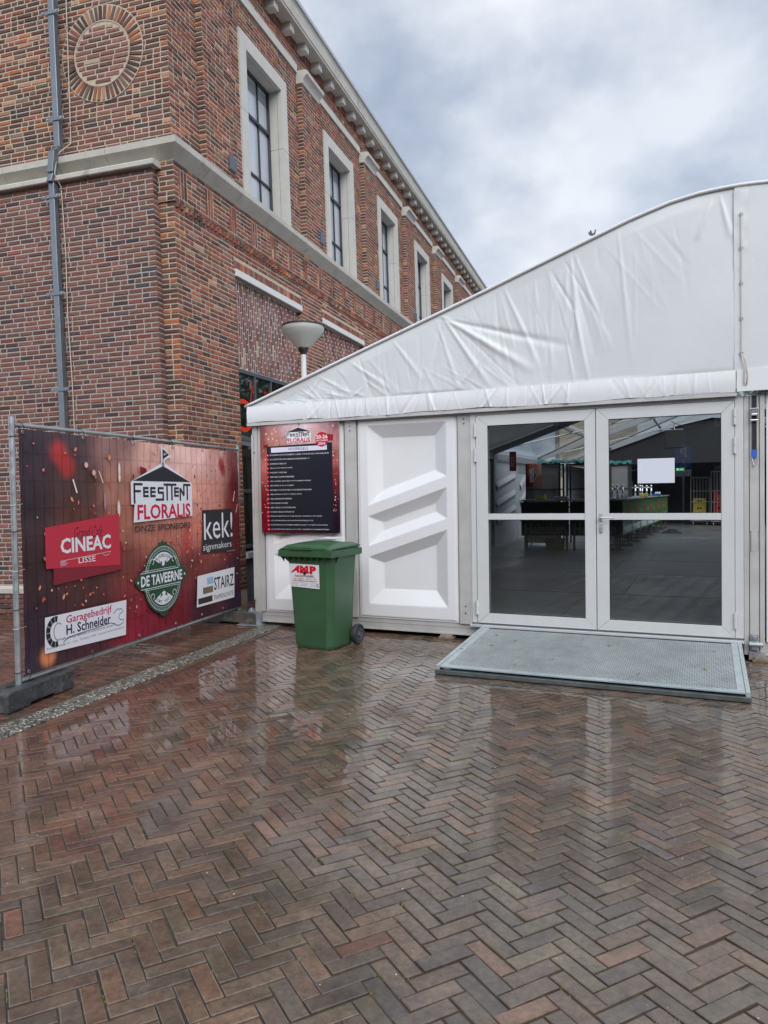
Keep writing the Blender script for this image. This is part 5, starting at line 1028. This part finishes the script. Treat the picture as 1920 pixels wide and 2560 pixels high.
# ================================================================ inside the tent
def TE(name,x,y,z,label,cat,group=None,a=0): return empty(name,TP(x,y,z,a),label,cat,group)
FL=.186
grn=mat('bar_green',(.03,.17,.06),.35,ns=3,na=.1); grn_shaded=mat('bar_green_shaded',(.008,.028,.014),.4); topm=mat('bar_top',(.45,.46,.46),.3,metal=.3); legm=mat('bar_leg',(.10,.10,.10),.5,metal=.5)  # the second green is the first with shade put into its colour
def barunit(x,y,a,L,label,text=True,gm=None,shift=0):
    o=TE('bar_counter',x,y,FL,label,'bar counter','bar counters in the tent',a); mb=MB(); mb.box(0,.0,.33,L-.02,.03,1.08); mb.box(0,.03,.33,.02,.62,1.08); mb.build('front_panel',gm or grn,o)
    mb=MB(); mb.box(-.0,-.05,1.10,L-.005,.66,1.135); mb.build('bar_top',topm,o,bevel=.003)
    mb=MB(); 
    for q in (.06,L-.1): mb.box(q,.05,.0,q+.05,.09,1.10); mb.box(q,.0,.0,q+.05,.66,.03); mb.box(q,.58,0,q+.05,.62,1.1)
    mb.box(.0,.3,.55,L-.02,.62,.57); mb.build('leg_frame',legm,o)
    if text:
        mb=MB(); wh_c=(.80,.82,.82) if gm is None else (.16,.20,.17); mb.text('Heineken',.08,.37,L-.10,.60,.004,c=wh_c,bold=.03)
        if gm is None:
            X=L*.60; mb.sheet([(X-.20,1.04),(X-.07,.86),(X-.20,.66),(X,.78),(X+.20,.66),(X+.07,.86),(X+.20,1.04),(X,.93)],.004,c=(.62,.03,.03)); mb.rect(.12,.78,.22,.80,.002,c=wh_c); mb.rect(.12,.83,.26,.845,.002,c=wh_c)
        mb.build('panel_print',prt,o)
    return o
ar=math.atan2(19.7-9.45,3.62-3.13)
ordn=['first','second','third','fourth','fifth','sixth','seventh','eighth']
for k in range(7): barunit(3.13+.047*k*1.45,9.45+1.45*k,ar,1.45,f'green bar counter with red star seen through the right door, {ordn[k]} from the door')
# counters facing the entrance: shade put into a darker green and dimmer lettering
barunit(1.00,9.0,.16,1.06,'green bar counter darkened for shade, facing the entrance, the left one behind the left door',True,grn_shaded); barunit(2.05,9.17,.16,1.06,'green bar counter darkened for shade, facing the entrance, at the corner of the bar',True,grn_shaded)
def tap(x,y,n,label):
    o=TE('beer_tap',x,y,FL+1.136,label,'beer tap','beer taps on the bar'); mb=MB()
    for q in range(n): mb.tube([(q*.12,0,0),(q*.12,0,.26)],.028,10); mb.lathe([(.0,.27),(.035,.275),(.038,.30),(.0,.33)],cx=q*.12,n=12)
    mb.tube([(-.10,0,.25),((n-1)*.12,0,.25)],.018,8); mb.build('column',mat('chrome',(.7,.7,.7),.12,metal=1),o,smooth=True)
    mb=MB(); mb.box(-.12,-.02,.29,-.07,.02,.42); mb.build('tap_lever',grn,o)
tap(2.75,10.9,3,'chrome beer tap column nearest the door leaves'); tap(3.05,13.6,2,'chrome beer tap column behind the white cups'); tap(3.15,14.6,3,'chrome beer tap column farthest along the bar')
for q,x in enumerate((3.02,3.10,3.18)):
    o=MB(); o.lathe([(.0,0),(.036,0),(.026,.12),(.0,.12)],cx=0,cy=0,n=16); c_=o.build('plastic_cup',white_pl,None,smooth=True); c_.matrix_world=TP(x-.06,10.2+q*.05,FL+1.136); tag(c_,'upturned white cup stack on the bar top, '+['left one','middle one','right one'][q]+' of three','cup','white cups on the bar')
o=MB(); o.lathe([(.0,0),(.22,0),(.25,.06),(.23,.06),(.21,.01),(0,.01)],n=24); c_=o.build('blue_tray',mat('tray_blue',(.02,.12,.4),.4),None); c_.matrix_world=TP(3.32,16.2,FL+1.136); tag(c_,'round blue tray lying on the far end of the bar top','tray')
for q,(x,y,w_,h_,c_,lb) in enumerate(((1.25,9.35,.22,.10,(.60,.50,.05),'small yellow box on the bar shelf behind the left glass door'),(1.62,9.4,.36,.07,(.62,.64,.64),'pale folded cloth on the bar shelf behind the left glass door'),(3.22,12.9,.20,.09,(.55,.45,.05),'small yellow box on the bar top past the beer taps'),(3.30,17.6,.18,.12,(.6,.6,.6),'small pale box near the far end of the bar top'))):
    o=TE('bar_box' if q!=1 else 'folded_cloth',x,y,FL+1.136,lb,'box' if q!=1 else 'cloth'); mb=MB(); mb.prism([(0,0),(w_,0),(w_*.94,h_),(w_*.05,h_*.95)],0,.16); mb.build('shell',mat(('yellow_card','pale_cloth','yellow_tin','grey_card')[q],c_,.6),o,bevel=.01)
# cabinets and tarpaulins
fridge=mat('cabinet_grey',(.36,.35,.32),.5); steelf=mat('cabinet_frame',(.09,.10,.10),.4,metal=.4)
def cabinet(x,y,w_,h,label,open_=False):
    o=TE('bar_cabinet',x,y,FL,label,'cabinet','cabinets behind the bar'); mb=MB()
    for a in (0,w_-.04):
        for b_ in (0,.5): mb.box(a,b_,0,a+.04,b_+.04,h)
    for z in (.9,1.35,h-.04): mb.box(.041,0,z,w_-.041,.54,z+.03)
    mb.build('frame',steelf,o)
    if not open_: mb=MB(); mb.box(.045,.02,.05,w_-.045,.04,h-.05); mb.build('door',fridge,o)
cabinet(.72,10.7,.85,2.0,'tall grey cabinet behind the left glass door, left one carrying the poster'); cabinet(1.62,11.2,.8,2.0,'open frame cabinet behind the left glass door, right one',True); cabinet(2.5,12.6,.5,2.0,'narrow grey cabinet behind the beer taps')
def tarp(x,y,w_,label):
    mb=MB(); r4=np.random.default_rng(int(x*10)); vs=[];nx=26
    for i in range(nx+1):
        for j in range(7): vs.append((w_*i/nx,-.05+.6*j/6,.03+.09*r4.random()*math.sin(PI*j/6+.3)+(.0 if j else -.06*r4.random())))
    mb.add(vs,[(i*7+j,i*7+7+j,i*7+8+j,i*7+j+1) for i in range(nx) for j in range(6)]); o=mb.build('tarpaulin',mat('teal_tarp',(.02,.20,.19),.4,ns=20,na=.2),None); o.matrix_world=TP(x,y,FL+2.0); tag(o,label,'tarpaulin','teal tarpaulins on the cabinets')
tarp(1.0,10.7,1.5,'crumpled teal tarpaulin heaped on the cabinets behind the left door'); tarp(2.35,12.6,.7,'small crumpled teal tarpaulin on the narrow cabinet')
# hung poster and extinguisher sign
ps=TE('festival_poster',.74,10.62,1.62,'small red festival poster hanging sideways on the grey cabinet','poster'); mb=MB(); bgsheet(mb,0,0,.39,.57,10,14,[(0,.5,(90,40,46)),(.2,.5,(200,120,105)),(.39,.5,(245,200,180)),(0,.1,(90,30,36)),(.39,.0,(210,120,105))],.0,.2,.2); mb.build('poster_background',prt,ps)
mb=MB(); mb.X=lambda a,y,b:(.235-b,y,.0+a+.285); 
def rot(a,y,b): return (.26+(b*-1.0)*-1-0,y,.285-a)
mb.X=rot; tentlogo(mb,0,.0,.16,.003,.012); mb.build('tent_emblem_print',prt,ps)
ex=TE('extinguisher_sign',.52,9.9,2.0,'narrow red fire extinguisher sign on the inner left wall','sign'); mb=MB(); mb.box(0,0,0,.16,.01,.46); mb.build('plate',mat('sign_red',(.70,.03,.03),.4),ex)
mb=MB(); mb.rect(.03,.10,.075,.33,.002,c=wh); mb.rect(.04,.335,.06,.39,.002,c=wh); mb.stroke([(.09,.1),(.12,.2),(.10,.3),(.12,.38)],.02,.002,c=wh); mb.build('pictogram',prt,ex)
em=TE('exit_sign',3.86,20.0,2.15,'small green lit emergency exit sign at the far end of the tent','exit sign'); mb=MB(); mb.box(0,0,0,.27,.05,.10); mb.build('housing',mat('exit_green',(.02,.35,.12),.4,emit=(.02,.5,.15,.2)),em)
mb=MB(); mb.rect(.03,.02,.09,.08,.003,c=wh); mb.rect(.14,.04,.19,.06,.003,c=wh); mb.sheet([(.19,.025),(.23,.05),(.19,.075)],.003,c=wh); mb.build('pictogram',prt,em)
hb=TE('hanging_speaker',3.74,14.9,2.68,'black loudspeaker box hanging from the tent rafter behind the right door','speaker'); mb=MB(); mb.box(0,0,0,.5,.35,.5); mb.build('cabinet',mat('speaker_black',(.012,.016,.014),.6),hb,bevel=.01)
mb=MB(); mb.tube([(.02,.1,.52),(.48,.1,.52)],.01,6); mb.tube([(.02,.1,.0),(.02,.1,.52)],.008,6); mb.tube([(.25,.1,.52),(.24,.1,.60),(.26,.1,.68),(.25,.1,.8)],.02,6); mb.build('bracket',galv,hb)
mb=MB(); pts=[(3.9+k*.06,14.9,3.42-.18*math.sin(PI*k/20)) for k in range(21)]; mb.tube(pts,.008,5); o=mb.build('string_lights',blackp,None)
o.matrix_world=TM; tag(o,'thin black cable of string lights sagging under the clear tent roof','string lights')
# tub, jacket
o=TE('yellow_tub',1.68,9.35,FL,'low round yellow tub on the dark floor under the bar','tub'); mb=MB(); mb.lathe([(.0,0),(.19,0),(.23,.24),(.245,.25),(.22,.25),(.18,.02),(0,.02)],n=28); mb.build('tub',mat('tub_yellow',(.35,.26,.02),.5),o,smooth=True)
mb=MB(); r4=np.random.default_rng(5); vs=[];
for i in range(15):
    for j in range(9): u,v=i/14-.5,j/8-.5; vs.append((u*.62,v*.3,max(.002,.13*(1-(u*2)**2)*(1-(v*2)**2)*(.5+.7*r4.random()))))
mb.add(vs,[(i*9+j,i*9+9+j,i*9+10+j,i*9+j+1) for i in range(14) for j in range(8)]); o=mb.build('jacket',mat('navy_cloth',(.012,.014,.03),.8),None); o.matrix_world=TP(3.87,16.2,FL); tag(o,'crumpled navy jacket lying on the dark floor beside the bar','jacket')
# roll cages with crates
def cage(x,y,label,tall=1.75):
    o=TE('roll_cage',x,y,FL,label,'roll cage','roll cages in the tent'); mb=MB(); w_,d=.62,.7
    for z in (.15,.85,1.25,tall): mb.tube([(0,0,z),(w_,0,z)],.012,6); mb.tube([(0,d,z),(w_,d,z)],.012,6)
    for q in range(7): mb.tube([(w_*q/6,0,.15),(w_*q/6,0,tall)],.008 if 0<q<6 else .014,6); mb.tube([(w_*q/6,d,.15),(w_*q/6,d,tall)],.008,6)
    mb.build('cage_frame',mat('cage_grey',(.40,.42,.43),.4,metal=.5),o); mb=MB(); mb.box(0,0,.12,w_,d,.148); mb.build('base',legm,o)
    for a in (.08,w_-.08):
        for b_ in (.08,d-.08): mb=MB(); mb.X=lambda p,q,r,a=a,b_=b_:(a+r,b_+p,.055+q); mb.lathe([(0,-.015),(.055,-.015),(.055,.015),(0,.015)],n=14); mb.build('wheel',mat('castor_grey',(.45,.45,.45),.5),o)
cage(4.30,21.9,'grey wire roll cage holding the yellow crates, the left one'); cage(4.98,21.6,'grey wire roll cage holding the red crates, the right one',1.95)
def crate(x,y,z,m_,label,grp):
    o=TE('drink_crate',x,y,z,label,'crate',grp); mb=MB(); w_,d,h=.42,.32,.27
    mb.box(0,0,0,w_,.015,.15); mb.box(0,.0,.205,w_,.015,h); mb.box(0,0,.15,.12,.015,.205); mb.box(w_-.12,0,.15,w_,.015,.205); mb.box(0,d-.015,0,w_,d,h); mb.box(0,.0151,0,.015,d-.0151,h); mb.box(w_-.015,.0151,0,w_,d-.0151,h); mb.box(.0151,.0151,0,w_-.0151,d-.0151,.012)
    mb.build('shell',m_,o); mb=MB(); 
    for q in range(4): mb.lathe([(0,.01),(.032,.01),(.032,.17),(.014,.22),(.014,.26),(0,.26)],cx=.06+q*.1,cy=.16,n=10)
    mb.build('bottles',mat('bottle_brown',(.06,.03,.01),.2),o)
ye=mat('crate_yellow',(.60,.45,.02),.45); re=mat('crate_red',(.42,.012,.015),.45)
for k in range(3): crate(4.38,21.98,FL+.16+k*.275,ye,'yellow drink crate in the left roll cage, '+['bottom','middle','top'][k]+' of its stack','yellow crates')
for k in range(4): crate(5.06,21.68,FL+.16+k*.275,re,'red drink crate in the right roll cage, '+['bottom one','second from the bottom','second from the top','top one'][k]+' of its stack','red crates')
# white van parked beyond the open side of the tent
vn_=empty('white_van',TM@Matrix.Translation((-4.6,19.2,0))@Matrix.Rotation(R(78),4,'Z'),'white delivery van seen through the tent behind the left glass door','van')
mb=MB(); mb.prismx([(0,.35),(0,1.95),(.06,2.25),(.5,2.38),(3.6,2.38),(4.2,2.2),(4.75,1.35),(5.5,1.1),(5.6,.45),(5.55,.35)],-.95,.95); mb.build('body',mat('van_white',(.82,.82,.82),.25,coat=.5),vn_,bevel=.05,seg=3)
mb=MB(); mb.box(-.75,-.012,1.25,-.05,-.001,1.95); mb.box(.05,-.012,1.25,.75,-.001,1.95); mb.build('rear_window',mat('van_glass',(.15,.10,.07),.1),vn_)
for x in (-.9,.78): 
    for y in (1.0,4.6): mb=MB(); mb.X=lambda p,q,r,x=x,y=y:(x+r,y+p,.35+q); mb.lathe([(0,0),(.35,0),(.35,.2),(0,.2)],n=24); mb.build('wheel',black,vn_)
# ================================================================ beyond and behind the view
# church spire with weathercock, only the cock shows above the tent edge
wd=nrm((.295,1.009,0)); WD=42.; wx,wy=wd[0]*WD,wd[1]*WD; wz=CH+.345*WD*1.0/math.hypot(.295,1.009)+.28
sp_=empty('church_spire',place(wx,wy,0,R(-10)),'small dark weathercock on a church spire peeping over the tent roof edge','weathercock')
mb=MB(); mb.box(-2,-2,0,2,2,7.5); mb.build('tower',mortar_w,sp_); mb=MB(); mb.add([(-2,-2,7.52),(2,-2,7.52),(2,2,7.52),(-2,2,7.52),(0,0,wz-.75)],[(0,1,4),(1,2,4),(2,3,4),(3,0,4)]); mb.build('spire_roof',mat('slate',(.06,.07,.08),.6),sp_)
mb=MB(); mb.tube([(0,0,wz-.9),(0,0,wz)],.03,6); mb.build('rod',blackp,sp_)
mb=MB(); k_=.42; ck=[(-.35,.55),(-.30,.85),(-.12,.80),(-.02,.50),(.12,.42),(.26,.62),(.30,.82),(.36,.92),(.44,.84),(.54,.80),(.44,.72),(.42,.50),(.34,.25),(.12,.10),(.05,.0),(-.03,.0),(-.02,.10),(-.18,.22),(-.42,.30),(-.52,.60),(-.45,.70)]
mb.prism([(a*k_,wz+b_*k_*1.1) for a,b_ in ck],-.02,.02); mb.build('cock',mat('cock_metal',(.05,.06,.05),.5,metal=.3),sp_)
# accessible parking sign behind the viewer, mirrored in the door glass
pk=empty('parking_sign',place(-3.6,-6.77,0,R(155)),'blue parking sign with wheelchair symbol reflected in the right glass door','sign'); mb=MB(); mb.tube([(0,.03,0),(0,.03,2.75)],.03,8); mb.build('post',galv,pk)
mb=MB(); mb.box(-.21,-.0,2.08,.21,.012,2.70); mb.build('plate',mat('sign_blue',(.02,.14,.65),.4),pk); mb=MB(); mb.box(-.21,0,1.86,.21,.012,2.05); mb.build('under_plate',white_pl,pk)
mb=MB(); mb.text('P',-.09,2.38,.09,2.66,.003,c=wh,bold=.05); mb.disc(.0,2.30,.025,.003,c=wh,n=12); mb.stroke([(-.01,2.27),(.0,2.19),(.06,2.19),(.08,2.13)],.02,.003,c=wh); mb.stroke(arc(-.005,2.165,.06,.055,100,350,14),.015,.003,c=wh); mb.build('symbol',prt,pk)
# trees and a dark brick block behind the viewer, and trees right of the tent (seen only in the glass)
lfm=mat('leaf_green',attr=True,r=.6)
def tree(x,y,h,cr_,seed,label):
    r5=np.random.default_rng(seed); o=empty('tree',place(x,y,0),label,'tree','trees round the square'); mb=MB(); mb.tube([(0,0,0),(.05,.03,h*.25),(-.05,.05,h*.5),(.02,0,h*.8)],[.22,.17,.12,.04],8)
    for q in range(7): a=q*.9+r5.random(); zz=h*(.3+.07*q); mb.tube([(0,0,zz),(math.cos(a)*cr_*.35,math.sin(a)*cr_*.35,zz+h*.10),(math.cos(a)*cr_*.75,math.sin(a)*cr_*.75,zz+h*.16)],[.07,.05,.02],5)
    mb.build('trunk',mat('bark',(.08,.06,.045),.9,ns=8,na=.3),o); mb=MB(); vs=[];fs=[]; cn=lambda k_: float(np.clip(r5.normal(0,1),-1.5,1.5))*k_; ce=[(cn(cr_*.45),cn(cr_*.45),h*.60+cn(h*.18)) for _ in range(26)]
    for q in range(4200):
        c=ce[q%26]; p=np.array(c)+r5.normal(0,cr_*.17,3); a=nrm(r5.normal(0,1,3)); b_=nrm(np.cross(a,r5.normal(0,1,3))); s=.12+.10*r5.random()
        g_=.6+.7*r5.random(); mb.add([p-a*s,p+b_*s*.6,p+a*s,p-b_*s*.6],[(0,1,2,3)],None,(.04*g_,.07*g_,.022*g_))
    mb.build('crown',lfm,o); return o
hs=empty('terrace_block',place(-34,-19,0,0),'long dark brick block of flats behind the viewer, mirrored in the door glass','building')
mb=MB(); mb.box(0,-8,0,64,0,9.5); mb.build('wall',mat('dark_brickwork',(.055,.035,.028),.9,ns=3,na=.3),hs)
mb=MB(); mb.prismx([(-8.4,9.5),(.4,9.5),(-4,12.5)],-.3,64.3); mb.build('roof',mat('roof_tiles',(.07,.05,.045),.8),hs)
for k in range(13):
    for z in (1.0,4.2,7.0):
        mb=MB(); mb.box(2+k*4.8,.001,z,3.5+k*4.8,.03,z+1.5); wq=mb.build('window',mat('frame_cream',(.35,.33,.3),.6),hs); mb=MB(); mb.box(2.1+k*4.8,.031,z+.1,3.4+k*4.8,.035,z+1.4); mb.build('pane',MATS['dark_glass'],wq)
tl_=[(-24,-13,7,2.6),(-19,-15,7,2.6),(-15,-12,7.5,2.8),(5.5,-15,7,2.8),(9.5,-13,7,2.6),(15,-10,7,2.6),(17.5,30.5,9.5,3.6),(22.5,35,10.5,3.9),(25,30,10,3.8)]
tn=['leafy green tree behind the viewer, far left','leafy green tree behind the viewer, second from the left','leafy green tree behind the viewer, third from the left','leafy green tree behind the viewer, third from the right','leafy green tree behind the viewer, second from the right','leafy green tree behind the viewer, far right','leafy green tree beyond the tent, the nearest one reflected in the cafe window','leafy green tree beyond the tent, the tallest one reflected in the cafe window','leafy green tree beyond the tent, the farthest one reflected in the cafe window']
for k,(x,y,h,c) in enumerate(tl_): tree(x,y,h,c,k+20,tn[k])
